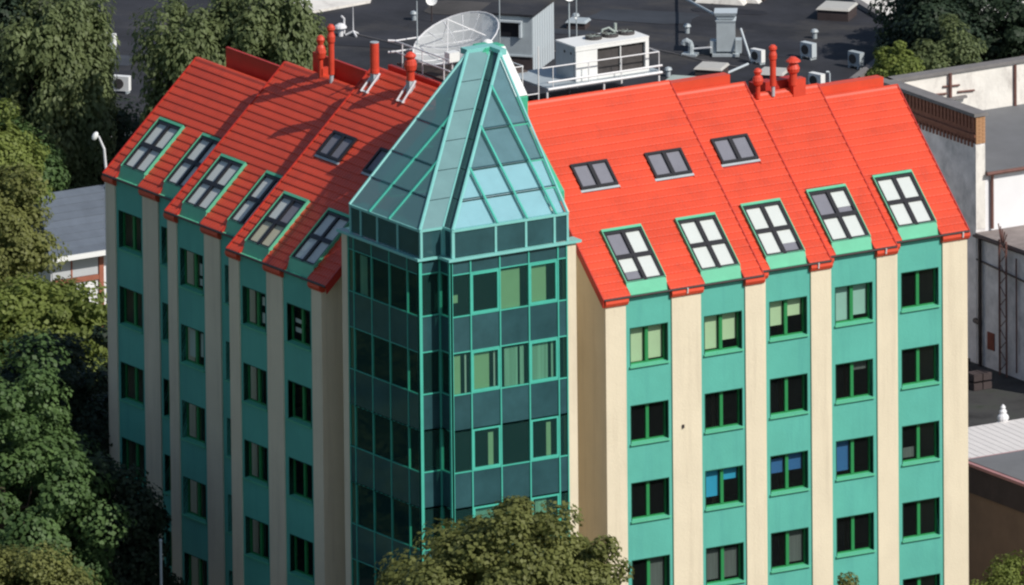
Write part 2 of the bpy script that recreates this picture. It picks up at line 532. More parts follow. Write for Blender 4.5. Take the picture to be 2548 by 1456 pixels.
def wing(rot, place, segs, window_blinds, sky_panes, upper):
    """segs: (u0, u1, setback, bay centres, piers, verge ends)"""
    for si, (u0, u1, w0, cs, piers, ends) in enumerate(segs):
        at = place(0, 0, 0)
        run = WR - w0
        # teal wall around the window openings
        b = MB()
        wa, wb = w0 + 0.10, w0 + 0.42
        xs = piers[0][0] + 0.03
        rows = [(WT - FH * i - 1.6, WT - FH * i) for i in range(FLOORS)][::-1]
        for c in cs:
            b.box(xs, c - 0.9, wa, wb, 0, 22.9)
            z = 0
            for z0, z1 in rows:
                b.box(c - 0.9, c + 0.9, wa, wb, z, z0)
                z = z1
            b.box(c - 0.9, c + 0.9, wa, wb, z, 22.9)
            xs = c + 0.9
        b.box(xs, piers[-1][1] - 0.03, wa, wb, 0, 22.9)
        b.build("wall", teal, OFF, at, rot)
        # piers
        for p0, p1 in piers:
            pr = MB().box(p0, p1, w0 + 0.035, w0 + 0.3, 0, 22.72).build("pier", cream, OFF, at, rot)
            # red boxed eave over the pier, rounded at its lower edge
            q = [(p0 - 0.06, w0 - 0.10, 22.9), (p0 - 0.06, w0 - 0.12, 22.78), (p0 - 0.06, w0 - 0.06, 22.66), (p0 - 0.06, w0 + 0.02, 22.6), (p0 - 0.06, w0 + 0.2, 22.6), (p0 - 0.06, w0 + 0.2, 22.93), (p0 - 0.06, w0 - 0.06, 22.93)]
            MB().prism(q, (p1 - p0 + 0.12, 0, 0)).build("eave_box", red, OFF, at, rot)
        # gutter
        MB().tube([(u0 + 0.02, w0 - 0.07, 22.95), (u1 - 0.02, w0 - 0.07, 22.95)], 0.055, 8).build("gutter", gutter_m, OFF, at, rot)
        # floors and partition inside
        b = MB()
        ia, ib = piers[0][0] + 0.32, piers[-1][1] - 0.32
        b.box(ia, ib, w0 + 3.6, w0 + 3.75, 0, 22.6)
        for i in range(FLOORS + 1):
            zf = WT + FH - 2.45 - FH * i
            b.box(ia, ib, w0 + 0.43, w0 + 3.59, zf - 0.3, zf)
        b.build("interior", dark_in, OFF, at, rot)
        # windows
        for ci, c in enumerate(cs):
            for i in range(FLOORS):
                window(place, rot, c, wa, WT - FH * i, window_blinds.get((si, ci, i), ()))
        # roof: deck with openings, then the tile courses
        holes = [(c - 0.95, c + 0.95, 0.42, 2.3) for c in cs] + [(c - 0.98, c + 0.98, 0.0, 0.42) for c in cs]
        ups = [(c - 0.92, c + 0.92, 3.84 - w0 + (w0 if w0 < 0 else 0), 4.82 - w0) for c in upper.get(si, ())]
        ups = [(a, c, 3.84, 4.80) for a, c, _, _ in ups]
        cuts = holes + ups
        b = MB()
        us = sorted({u0, u1} | {x for h in cuts for x in h[:2]})
        sv = sorted({0.0, run} | {x for h in cuts for x in h[2:]})
        for i in range(len(us) - 1):
            for j in range(len(sv) - 1):
                mu, ms = (us[i] + us[i + 1]) / 2, (sv[j] + sv[j + 1]) / 2
                if any(h[0] < mu < h[1] and h[2] < ms < h[3] for h in holes):
                    continue
                b.add([rp(us[i], sv[j], -0.01, w0), rp(us[i + 1], sv[j], -0.01, w0), rp(us[i + 1], sv[j + 1], -0.01, w0), rp(us[i], sv[j + 1], -0.01, w0)], [(0, 1, 2, 3)])
        roof = b.build("roof", red_dark, OFF, at, rot)
        n = max(1, round(run / TILE_P))
        tp = run / n
        for j in range(n):
            sa, sb = j * tp, (j + 1) * tp + 0.02
            sa -= 0.03
            spans = [(u0, u1)]
            for h in cuts:
                if h[2] < sb - 0.05 and h[3] > sa + 0.1:
                    nw = []
                    for a, c in spans:
                        if h[1] <= a or h[0] >= c:
                            nw.append((a, c))
                        else:
                            if h[0] > a:
                                nw.append((a, h[0]))
                            if h[1] < c:
                                nw.append((h[1], c))
                    spans = nw
            jit = random.uniform(-0.003, 0.003)
            for a, c in spans:
                b = MB()
                m = max(2, int((c - a) / 0.0505))
                for i in range(m + 1):
                    u = a + (c - a) * i / m
                    wv = 0.006 * (1 + math.cos(2 * PI * u / 0.202))
                    b.v += [rp(u, sa, -0.005, w0), rp(u, sa, 0.040 + wv + jit, w0), rp(u, sa + 0.05, 0.043 + wv + jit, w0), rp(u, sb, 0.004 + wv * 0.9, w0)]
                for i in range(m):
                    for q in range(3):
                        x = i * 4 + q
                        b.f.append((x, x + 4, x + 5, x + 1))
                b.build("tile_course", red, roof)
        # ridge cap and the lower edge behind it
        zr = ZG + K * run
        q = [(u0 - 0.02, WR - 0.14, zr - 0.09), (u0 - 0.02, WR - 0.08, zr), (u0 - 0.02, WR, zr + 0.05), (u0 - 0.02, WR + 0.12, zr + 0.02), (u0 - 0.02, WR + 0.2, zr - 0.35)]
        MB().prism(q, (u1 - u0 + 0.04, 0, 0)).build("ridge_cap", red, roof)
        # verges
        for ue, drop in ends:
            q = [rp(ue, -0.04, 0.075, w0), rp(ue, run, 0.075, w0), (ue, WR, zr - drop), (ue, w0 - 0.03, ZG - 0.05 - min(drop, 0.30))]
            MB().prism(q, (0.05, 0, 0)).build("verge", red_dark, roof)
        # skylights
        for ci, c in enumerate(cs):
            skylight(place, rot, c, w0, 0.42, 2.28, 0.93, sky_panes.get((si, ci), [[None, None], [None, None]]), True)
        for c in upper.get(si, ()):
            skylight(place, rot, c, w0, 3.86, 4.78, 0.9, [[(blind_grey, 1, None), (blind_grey, 1, None)]], False)
        # flat roof behind the ridge and closing walls
        MB().box(u0, u1, WR + 0.2, 11.5, zr - 1.2, zr - 0.9).build("flat_roof", flat_m, OFF, at, rot)
        MB().box(u0 + 0.01, u1 - 0.01, 11.2, 11.49, 0, zr - 1.2).build("back_wall", cream, OFF, at, rot)


W = blind_white
pw = (W, 1, None)
pg = (blind_grey, 1, None)
dim_curtain = mat("dark net curtain", (0.11, 0.12, 0.12), 0.9, 0.3, 2.5, stretch=(4, 4, 0.1))
# right wing: u = X, w = Y
R_SEGS = [
    (8.16, 15.99, 0.0, (10.45, 14.07), ((8.31, 9.30), (11.54, 12.96), (15.13, 15.97)), ((8.13, 0.3), (15.96, 0.9))),
    (15.99, 19.68, 0.588, (17.64,), ((16.0, 16.50), (18.73, 19.66)), ((19.65, 0.9),)),
    (19.68, 23.30, 1.176, (21.25,), ((19.69, 20.10), (22.36, 23.28)), ((23.27, 0.9),)),
    (23.30, 27.25, 1.764, (24.90,), ((23.31, 23.75), (26.00, 27.22)), ((27.22, 0.3),)),
]
R_BLINDS = {
    (0, 0, 0): ((-1, blind_green, 1, 0), (1, blind_green, 0.97, 0)),
    (0, 1, 0): ((-1, blind_green, 0.98, 0), (1, blind_green, 0.78, 0)),
    (1, 0, 0): ((-1, blind_green, 0.72, 0), (1, blind_green, 0.5, 0)),
    (2, 0, 0): ((-1, blind_pale, 1, 0), (1, blind_pale, 0.9, 0)),
    (0, 1, 2): ((-1, blind_blue, 0.78, 0), (1, blind_blue, 0.34, 0)),
    (1, 0, 2): ((-1, blind_navy, 0.42, 0.1), (1, blind_navy, 0.5, 0)),
    (2, 0, 2): ((-1, blind_navy, 0.9, 0),),
    (0, 1, 3): ((-1, dim_curtain, 0.9, 0.05), (1, dim_curtain, 0.85, 0.1)),
    (1, 0, 3): ((1, dim_curtain, 0.95, 0),),
    (3, 0, 2): ((-1, dim_curtain, 0.3, 0.65),),
    (0, 0, 3): ((1, dim_curtain, 0.95, 0.02),),
    (2, 0, 1): ((1, dim_curtain, 0.25, 0.0),),
}
R_SKY = {
    (0, 0): [[(W, 0.6, blind_grey), pw], [pg, pw]],
    (0, 1): [[pw, pw], [pw, pw]],
    (1, 0): [[pw, (W, 0.6, blind_grey)], [pw, pw]],
    (2, 0): [[pw, pw], [pg, (W, 0.72, blind_grey)]],
    (3, 0): [[pw, pw], [pw, pw]],
}
wing(0.0, lambda u, w, z: (u, w, z), R_SEGS, R_BLINDS, R_SKY, {0: (10.45, 14.07), 1: (17.70,)})

# left wing: u = -Y, w = X
dl = 1.285
L_SEGS = [
    (-30.78, -23.54, 2 * dl, (-28.88, -25.35), ((-30.76, -30.0), (-27.73, -26.46), (-24.15, -23.56)), ((-30.80, 0.3),)),
    (-23.54, -16.40, dl, (-21.68, -18.02), ((-23.53, -22.80), (-20.54, -19.27), (-16.86, -16.42)), ((-23.55, 1.6),)),
    (-16.40, -8.42, 0.0, (-14.48, -10.90), ((-16.39, -15.60), (-13.37, -12.12), (-9.77, -8.97)), ((-16.41, 1.6), (-8.45, 0.3))),
]
pl = (W, 0.9, blind_grey)
cream_b = mat("ivory blind", (0.74, 0.68, 0.50), 0.9, 0.03)
L_SKY = {
    (0, 0): [[pw, pw], [pw, pw]], (0, 1): [[pw, pw], [pw, pw]],
    (1, 0): [[pw, pw], [pw, pw]], (1, 1): [[pw, pw], [pw, pw]],
    (2, 0): [[(cream_b, 1, None), (cream_b, 1, None)], [pw, pg]], (2, 1): [[pw, pw], [pw, pw]],
}
L_BLINDS = {
    (1, 0, 0): ((1, blind_white, 0.35, 0.3), (1, blind_white, 0.2, 0.75)),
    (1, 0, 1): ((-1, blind_white, 0.8, 0.1), (1, blind_white, 0.7, 0.1)),
    (2, 0, 0): ((1, blind_white, 0.25, 0.15), (1, blind_white, 0.3, 0.62)),
    (2, 1, 0): ((-1, blind_white, 0.12, 0.4), (-1, blind_white, 0.14, 0.66)),
    (0, 1, 1): ((1, blind_pale, 0.6, 0),),
    (2, 0, 4): ((1, blind_pale, 0.5, 0),),
}
wing(-PI / 2, lambda u, w, z: (w, -u, z), L_SEGS, L_BLINDS, L_SKY, {2: (-14.58, -10.85)})

for x, y in ((12.2, -0.14), (19.0, 0.45), (22.7, 1.03), (26.9, 1.62)):
    MB().tube([(x, y, 22.74), (x, y - 0.03, 22.97)], 0.03, 5).build("gutter_clip", white_paint, OFF)
MB().box(11.98, 12.07, -0.03, 0.03, 17.0, 17.14).build("wall_hook", brown_side, OFF)
# end walls next to the tower, following the roof slope
zr0 = ZG + K * WR
MB().prism([(8.32, 0.305, 0), (8.32, 6.9, 0), (8.32, 6.9, zr0 - 0.6), (8.32, 0.305, 22.78)], (0.28, 0, 0)).build("end_wall", cream, OFF)
MB().prism([(0.305, 8.98, 0), (6.9, 8.98, 0), (6.9, 8.98, zr0 - 0.6), (0.305, 8.98, 22.78)], (0, 0.28, 0)).build("end_wall", cream, OFF)
MB().prism([(26.9, 2.1, 0), (26.9, 11.4, 0), (26.9, 11.4, 27.0), (26.9, 7.1, 27.5), (26.9, 2.1, 22.78)], (0.28, 0, 0)).build("end_wall", cream, OFF)
MB().prism([(2.9, 30.42, 0), (11.4, 30.42, 0), (11.4, 30.42, 26.2), (7.1, 30.42, 26.8), (2.9, 30.42, 22.78)], (0, 0.28, 0)).build("end_wall", cream, OFF)
b = MB()
b.box(6.5, 8.30, 3.6, 3.8, 0, 26.2)
b.box(3.6, 3.8, 6.5, 8.96, 0, 26.2)
b.build("link_wall", cream, OFF)
MB().tube([(7.42, 1.1, 0), (7.42, 1.1, 23.6)], 0.075, 8).build("downpipe", gutter_m, OFF)  # dark tube stands in for the dark gap beside the end pillar
# parapets behind the ridges
for x0, x1, zt in ((16.02, 19.15, 29.62), (23.6, 26.75, 28.50)):
    MB().box(x0, x1, WR + 0.25, WR + 0.75, zt - 1.2, zt).build("parapet", red, OFF)
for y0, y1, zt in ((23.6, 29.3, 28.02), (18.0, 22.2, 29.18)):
    MB().box(WR + 0.55, WR + 0.67, y0, y1, zt - 1.6, zt + 0.05).build("parapet", red_dark, OFF)  # shade on the left parapets is put into this darker red
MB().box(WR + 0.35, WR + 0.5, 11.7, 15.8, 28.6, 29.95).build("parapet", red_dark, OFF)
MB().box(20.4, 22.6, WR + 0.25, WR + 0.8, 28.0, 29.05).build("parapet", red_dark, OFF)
MB().box(11.51, 11.8, 11.51, 11.8, 0, 27).build("back_wall", cream, OFF)
MB().box(WR + 0.2, 11.49, WR + 0.2, 8.4, 28.3, 28.6).build("flat_roof", flat_m, OFF)

# ---- glass corner tower
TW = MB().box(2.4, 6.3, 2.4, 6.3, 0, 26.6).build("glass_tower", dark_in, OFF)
TX, TY, NX, NY = -0.25, -0.13, 0.73, 0.72
CX = (0.73, 1.70, 3.11, 4.51, 5.92, 6.35)
BANDS = [("s", 25.05, 25.64)]
for i in range(8):
    BANDS.append(("w", 23.27 - FH * i, 25.05 - FH * i))
    BANDS.append(("s", max(0.0, 21.75 - FH * i), 23.27 - FH * i))
BANDS = [q for q in BANDS if q[2] > 0.05]
b = MB()
for i in range(8):
    zf = 22.4 - FH * i
    b.box(TX + 0.25, 6.4, NY + 0.3, 6.4, zf - 0.3, zf)
    b.box(NX + 0.3, 6.4, TY + 0.25, NY + 0.3, zf - 0.3, zf)
b.box(TX + 0.25, 6.4, NY + 0.3, 6.4, 25.5, 25.7)
b.box(NX + 0.3, 6.4, TY + 0.25, NY + 0.3, 25.5, 25.7)
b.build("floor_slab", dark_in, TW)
T_BL = {(0, 0): [(blind_green, 0.0, 0.45, 0.45, 0.2)],
        (2, 0): [(blind_green, 0.0, 0.76, 0, 1)], (3, 0): [(blind_green, 0.04, 0.66, 0, 1)],
        (0, 1): [(blind_green, 0.0, 0.55, 0, 1), (blind_white, 0.78, 0.86, 0, 1)],
        (1, 1): [(blind_green, 0.06, 0.68, 0, 1), (blind_white, 0.84, 0.9, 0, 1)],
        (2, 1): [(curtain, 0.18, 0.66, 0, 1), (curtain, 0.74, 0.88, 0, 1)],
        (3, 1): [(curtain, 0.02, 0.70, 0, 1), (curtain, 0.82, 0.9, 0, 1)],
        (1, 2): [(blind_green, 0.62, 0.80, 0.1, 0.9)], (3, 2): [(blind_green, 0.62, 0.78, 0.08, 0.92)],
        (1, 3): [(blind_pale, 0.1, 0.8, 0, 1)], (2, 3): [(blind_pale, 0.2, 0.8, 0, 1)], (3, 3): [(curtain, 0.2, 0.6, 0, 1)]}


def tower_face(place, rot, cols, sashes, blinds, mw=0.03):
    """place(u, w, z): u along the face, w inwards from the glass"""
    at = place(0, 0, 0)
    wi = 0
    for kind, z0, z1 in BANDS:
        for ci in range(len(cols) - 1):
            a, c = cols[ci] + 0.03, cols[ci + 1] - 0.03
            if kind == "s":
                MB().box(a, c, 0.03, 0.08, z0 + 0.02, z1 - 0.02).build("spandrel", tw_spandrel, TW, at, rot)
                continue
            d = 0.0
            if ci in sashes:
                d = 0.075
                m = MB()
                m.box(a, c, 0.0, 0.09, z1 - 0.11, z1 - 0.02)
                m.box(a, c, 0.0, 0.09, z0 + 0.02, z0 + 0.12)
                m.box(a, a + 0.09, 0.0, 0.09, z0 + 0.12, z1 - 0.11)
                m.box(c - 0.09, c, 0.0, 0.09, z0 + 0.12, z1 - 0.11)
                m.build("sash", tw_frame, TW, at, rot)
            MB().add([(a + d, 0.045, z0 + 0.02 + d), (c - d, 0.045, z0 + 0.02 + d), (c - d, 0.045, z1 - 0.02 - d), (a + d, 0.045, z1 - 0.02 - d)], [(0, 1, 2, 3)]).build("pane", pane_tower, TW, at, rot)
            for m, f0, f1, t0, hh in blinds.get((ci, wi), ()):
                h = z1 - z0 - 0.12
                MB().box(a + (c - a) * f0, a + (c - a) * f1, 0.16, 0.18, z1 - 0.14 - h * min(1, t0 + hh), z1 - 0.14 - h * t0).build("blind", m, TW, at, rot)
        if kind == "w":
            wi += 1
    for x in cols:
        MB().box(x - mw, x + mw, -0.02 if mw > 0.02 else 0.0, 0.1, 0, 25.64).build("mullion", tw_frame, TW, at, rot)
    zs = sorted({q[1] for q in BANDS} | {q[2] for q in BANDS})
    for z in zs[1:-1]:
        m = MB()
        for ci in range(len(cols) - 1):
            m.box(cols[ci] + 0.03, cols[ci + 1] - 0.03, 0.0, 0.1, z - mw * 0.8, z + mw * 0.8)
        m.build("transom", tw_frame, TW, at, rot)


# right face (looks towards -Y), left face (looks towards -X), and the two faces of the re-entrant corner
tower_face(lambda u, w, z: (u, TY + w, z), 0.0, CX, (1, 3), T_BL)
tower_face(lambda u, w, z: (TX + w, -u, z), -PI / 2, tuple(-y for y in (6.35, 5.92, 4.51, 3.11, 1.70, 0.72)), (), {(1, 0): [(curtain, 0.2, 0.6, 0, 1)]}, 0.018)
tower_face(lambda u, w, z: (u, NY + w, z), 0.0, (TX, NX), (), {})
tower_face(lambda u, w, z: (NX + w, -u, z), -PI / 2, (-NY, -TY), (), {})
b = MB()
b.box(TX - 0.03, TX + 0.11, NY - 0.05, NY + 0.09, 0, 25.63)
b.build("corner_post", tw_frame, TW)
MB().box(NX - 0.05, NX + 0.07, TY - 0.03, TY + 0.09, 0, 25.63).build("corner_post", tw_frame, TW)
MB().box(6.38, 6.79, TY - 0.02, TY + 0.4, 0, 25.60).build("end_pillar", cream, TW)
MB().box(TX - 0.02, TX + 0.4, 6.38, 6.79, 0, 25.60).build("end_pillar", cream, TW)
MB().box(6.60, 6.78, TY + 0.41, TY + 3.7, 0, 25.60).build("side_wall", cream, TW)
MB().box(TX + 0.41, TX + 3.7, 6.60, 6.78, 0, 25.60).build("side_wall", cream, TW)
MB().box(6.41, 6.59, TY + 0.41, TY + 3.7, 0, 25.60).build("partition", dark_in, TW)
MB().box(TX + 0.41, TX + 3.7, 6.41, 6.59, 0, 25.60).build("partition", dark_in, TW)
# canopy ledge following the notched corner
o = 0.14
q = [(TX - o, 7.0), (TX - o, NY - o), (NX - o, NY - o), (NX - o, TY - o), (7.0, TY - o), (7.0, 0.4), (0.9, 0.4), (0.9, 1.1), (0.4, 1.1), (0.4, 7.0)]
MB().prism([(x, y, 25.65) for x, y in q], (0, 0, 0.11)).build("canopy", tw_canopy, TW)
# upper band below the glass roof
UX, UY = 0.87, 0.62


def upper_band(place, rot, cols):
    at = place(0, 0, 0)
    for ci in range(len(cols) - 1):
        MB().box(cols[ci] + 0.05, cols[ci + 1] - 0.05, 0.03, 0.08, 25.80, 26.86).build("spandrel", tw_spandrel, TW, at, rot)
    for x in cols:
        MB().box(x - 0.05, x + 0.05, -0.01, 0.1, 25.77, 26.86).build("mullion", tw_canopy, TW, at, rot)
    MB().box(cols[0] - 0.05, cols[-1] + 0.05, -0.03, 0.1, 26.865, 26.97).build("transom", tw_canopy, TW, at, rot)


upper_band(lambda u, w, z: (u, TY + w, z), 0.0, (0.87, 2.94, 4.40, 5.78, 6.41))
upper_band(lambda u, w, z: (TX + w, -u, z), -PI / 2, (-6.12, -5.3, -4.0, -2.4, -0.62))
upper_band(lambda u, w, z: (u, UY + w, z), 0.0, (TX + 0.06, UX - 0.06))
upper_band(lambda u, w, z: (UX + w, -u, z), -PI / 2, (-UY + 0.06, -TY - 0.06))

# glass hip roof: two glazed slopes and a notched hip between them
KT = 0.89
NT = math.sqrt(1 + KT * KT)
Z0 = 26.95
H = 6.15
TR = MB().prism([(TX + 0.1, UY + 0.1, 26.9), (UX + 0.1, UY + 0.1, 26.9), (UX + 0.1, TY + 0.1, 26.9), (6.4, TY + 0.1, 26.9), (6.4, 0.5, 26.9), (1.4, 0.5, 26.9), (1.4, 1.2, 26.9), (0.4, 1.2, 26.9), (0.4, 6.1, 26.9), (TX + 0.1, 6.1, 26.9)], (0, 0, 0.05)).build("tower_roof", tw_frame, OFF)


def clip(poly, a, c, d):
    """keep a*x + c*y <= d"""
    out = []
    for i in range(len(poly)):
        p, q = poly[i], poly[(i + 1) % len(poly)]
        fp, fq = a * p[0] + c * p[1] - d, a * q[0] + c * q[1] - d
        if fp <= 0:
            out.append(p)
        if fp * fq < 0:
            t = fp / (fp - fq)
            out.append((p[0] + (q[0] - p[0]) * t, p[1] + (q[1] - p[1]) * t))
    return out


def area(p):
    return abs(sum(p[i][0] * p[(i + 1) % len(p)][1] - p[(i + 1) % len(p)][0] * p[i][1] for i in range(len(p)))) / 2


def slope(fmap, nvec, e0, e1, top, ulines, slines, pm, lin, low_n):
    """glazed triangular slope; u runs e0..e1 at the eave, both edges meet at (top, H)"""
    l = ((top - e0) / H, e0)
    r = ((top - e1) / H, e1)
    us = [min(e0, top) - 0.01] + list(ulines) + [max(e1, top) + 0.01]
    ss = [0.0] + list(slines) + [H]
    nv = Vector(nvec)
    for i in range(len(us) - 1):
        for j in range(len(ss) - 1):
            g = 0.03
            p = [(us[i] + g, ss[j] + g), (us[i + 1] - g, ss[j] + g), (us[i + 1] - g, ss[j + 1] - g), (us[i] + g, ss[j + 1] - g)]
            p = clip(p, -1, l[0], -l[1] - 0.03)      # u >= l
            p = clip(p, 1, -r[0], r[1] - 0.03)       # u <= r
            if len(p) < 3 or area(p) < 0.01:
                continue
            pts = [Vector(fmap(u, s)) for u, s in p]
            MB().add(pts, [tuple(range(len(pts)))]).build("pane", pm, TR)
            if lin:
                MB().prism([q - nv * 0.14 for q in pts], nv * 0.01).build("blind", lin[0] if j < low_n else lin[1], TR)
    for x in ulines:
        # rib runs up to where it meets the hip or the verge
        smax = H
        if l[0] != 0:
            t = (x - l[1]) / l[0]
            if 0 < t < smax:
                smax = t
        if r[0] != 0:
            t = (x - r[1]) / r[0]
            if 0 < t < smax:
                smax = t
        m = MB()
        m.prism([Vector(fmap(x - 0.04, 0.0)), Vector(fmap(x + 0.04, 0.0)), Vector(fmap(x + 0.04, smax)), Vector(fmap(x - 0.04, smax))], nv * 0.07)
        m.build("rib", tw_frame, TR)
    for s in slines:
        a, c = l[1] + l[0] * s, r[1] + r[0] * s
        m = MB()
        m.prism([Vector(fmap(a, s - 0.018)), Vector(fmap(c, s - 0.018)), Vector(fmap(c, s + 0.018)), Vector(fmap(a, s + 0.018))], nv * 0.035)
        m.build("glazing_bar", tw_spandrel, TR)


slope(lambda u, s: (u, TY + s, Z0 + KT * s), (0, -KT / NT, 1 / NT), 0.87, 6.41, 0.87 + H, (3.02, 4.46, 5.86), (1.05, 2.12, 3.5), pane_pyr, (lining_blue, lining_grey), 2)
slope(lambda u, s: (TX + s, -u, Z0 + KT * s), (-KT / NT, 0, 1 / NT), -6.14, -0.62, -(0.62 + H), (-4.55, -3.02), (1.12, 2.2, 3.5), pane_pyr_l, None, 0)
# notched hip strips
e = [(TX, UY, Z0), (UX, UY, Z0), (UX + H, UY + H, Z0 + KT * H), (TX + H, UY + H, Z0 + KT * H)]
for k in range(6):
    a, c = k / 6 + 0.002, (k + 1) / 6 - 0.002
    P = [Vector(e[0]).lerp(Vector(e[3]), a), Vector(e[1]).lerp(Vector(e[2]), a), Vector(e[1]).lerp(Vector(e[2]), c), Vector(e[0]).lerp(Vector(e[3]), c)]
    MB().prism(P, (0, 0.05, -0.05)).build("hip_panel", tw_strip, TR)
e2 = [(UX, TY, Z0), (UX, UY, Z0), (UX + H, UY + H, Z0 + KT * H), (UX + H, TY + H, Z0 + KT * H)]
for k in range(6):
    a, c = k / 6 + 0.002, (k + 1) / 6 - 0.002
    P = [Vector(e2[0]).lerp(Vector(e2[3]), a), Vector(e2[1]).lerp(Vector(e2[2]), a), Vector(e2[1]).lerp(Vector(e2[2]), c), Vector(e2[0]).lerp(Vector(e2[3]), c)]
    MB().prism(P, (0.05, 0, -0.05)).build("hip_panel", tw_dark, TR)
for p0, p1, r in ((e[0], e[3], 0.07), (e[1], e[2], 0.05), (e2[0], e2[3], 0.07)):
    MB().tube([p0, p1], r, 6).build("hip_bar", tw_canopy, TR)
MB().tube([(6.41, TY, Z0), (0.87 + H, TY + H, Z0 + KT * H)], 0.065, 6).build("verge_bar", tw_canopy, TR)
MB().tube([(6.47, TY + 0.02, Z0 - 0.02), (6.70, TY + 3.3, Z0 + KT * 3.3 - 0.02)], 0.05, 6).build("verge_bar", cream, TR)
MB().tube([(TX, 6.14, Z0), (TX + H, 0.62 + H, Z0 + KT * H)], 0.065, 6).build("verge_bar", tw_canopy, TR)
# cap at the top and the stepped shoulders behind it
zt = Z0 + KT * H
q = [(TX + H - 0.03, UY + H - 0.02), (UX + H - 0.04, UY + H - 0.02), (UX + H - 0.04, TY + H - 0.06), (UX + H + 0.28, TY + H - 0.06), (UX + H + 0.34, UY + H + 0.5), (TX + H - 0.03, UY + H + 0.5)]
MB().prism([(x, y, zt - 0.1) for x, y in q], (0, 0, 0.24)).build("roof_cap", tw_canopy, TR)


def shoulder(flip):
    x0, x1 = (6.75, 7.72)
    prof = [(6.85, zt + 0.1), (5.0, zt - 1.75), (5.0, zt - 2.75), (2.2, zt - 5.2), (2.2, zt - 5.6), (7.4, zt - 5.6), (7.4, zt + 0.1)]
    if flip:
        return [(a - 0.1, x0 - 0.05, z) for a, z in prof], (0, x1 - x0, 0)
    return [(x0, a, z) for a, z in prof], (x1 - x0, 0, 0)


p, off = shoulder(False)
MB().prism(p, off).build("shoulder", tw_green, TR)
MB().prism([(6.95, 6.75, zt + 0.03), (7.7, 6.75, zt + 0.03), (7.7, 5.02, zt - 1.70), (6.95, 5.02, zt - 1.70)], (0, -0.03, 0.03)).build("shoulder_panel", white_paint, TR)
p, off = shoulder(True)
MB().prism(p, off).build("shoulder", tw_green, TR)
MB().prism([(6.65, 6.95, zt + 0.03), (6.65, 7.65, zt + 0.03), (4.92, 7.65, zt - 1.70), (4.92, 6.95, zt - 1.70)], (-0.03, 0, 0.03)).build("shoulder_panel", tw_canopy, TR)


# ---- flues (parts of the building)
def flue(x, y, zb, kind, h):
    if kind == "bulb":
        prof = [(0.10, 0), (0.10, h * 0.42), (0.20, h * 0.48), (0.24, h * 0.6), (0.19, h * 0.72), (0.12, h * 0.78), (0.15, h * 0.84), (0.19, h * 0.9), (0.13, h * 0.97), (0.05, h)]
    elif kind == "big_bulb":
        prof = [(0.17, 0), (0.17, h * 0.30), (0.24, h * 0.38), (0.275, h * 0.55), (0.23, h * 0.70), (0.16, h * 0.76), (0.22, h * 0.80), (0.25, h * 0.86), (0.16, h * 0.95), (0.06, h)]
    elif kind == "tall":
        prof = [(0.13, 0), (0.13, h * 0.62), (0.165, h * 0.66), (0.175, h * 0.76), (0.13, h * 0.83), (0.12, h * 0.86), (0.18, h * 0.90), (0.17, h * 0.95), (0.08, h)]
    elif kind == "mushroom":
        prof = [(0.16, 0), (0.16, h * 0.42), (0.25, h * 0.48), (0.28, h * 0.60), (0.20, h * 0.74), (0.15, h * 0.80), (0.32, h * 0.84), (0.30, h * 0.88), (0.12, h)]
    else:
        prof = [(0.20, 0), (0.20, h * 0.12), (0.185, h * 0.13), (0.185, h)]
    return MB().lathe(prof, (0, 0, 0), 14).build("flue", red_flue, OFF, (x, y, zb), smooth=False)


def bracket(fl, x, y, h):
    """galvanised support on the left-wing roof: sloping channel, post and brace under the pipe"""
    b = MB()
    b.tube([(0.12, -0.22, 0.0), (-0.55, -0.22, -h)], 0.05, 4)
    b.tube([(0.12, 0.22, 0.0), (-0.55, 0.22, -h)], 0.05, 4)
    b.tube([(-0.45, -0.22, -h), (-0.45, 0.22, -h)], 0.05, 4)
    b.build("bracket", white_steel, fl)
    b = MB()
    b.box(-0.14, 0.14, -0.14, 0.14, -h * 0.8, 0)
    b.build("pipe_base", grey_metal, fl)


f1 = flue(7.15, 20.56, 28.5, "bulb", 1.85)
f2 = flue(7.1, 19.62, 28.85, "tall", 2.15)
MB().lathe([(0.09, 0), (0.09, 0.5)], (0, 0, -0.45), 10).build("pipe_base", grey_metal, f2)
f3 = flue(6.75, 15.55, 29.75, "pipe", 1.30)
MB().lathe([(0.19, 0), (0.19, 0.03)], (0, 0, 1.3), 14).build("pipe_rim", grey_metal, f3)
bracket(f3, 0, 0, 0.75)
f4 = flue(6.85, 12.85, 29.95, "big_bulb", 1.22)
bracket(f4, 0, 0, 0.85)
flue(20.2, 6.95, 28.55, "bulb", 1.3)
f6 = flue(20.95, 6.95, 29.0, "tall", 1.75)
MB().lathe([(0.08, 0), (0.08, 0.5)], (0, 0, -0.45), 10).build("pipe_base", grey_metal, f6)
f7 = flue(21.95, 6.95, 28.9, "mushroom", 1.2)
MB().box(-0.05, 0.55, -0.1, 0.3, -0.6, 0.25).build("flue_box", red_flue, f7)
MB().box(0.0, 0.4, -0.15, 0.2, -0.4, 0.42).build("flue_box", red_flue, f1)

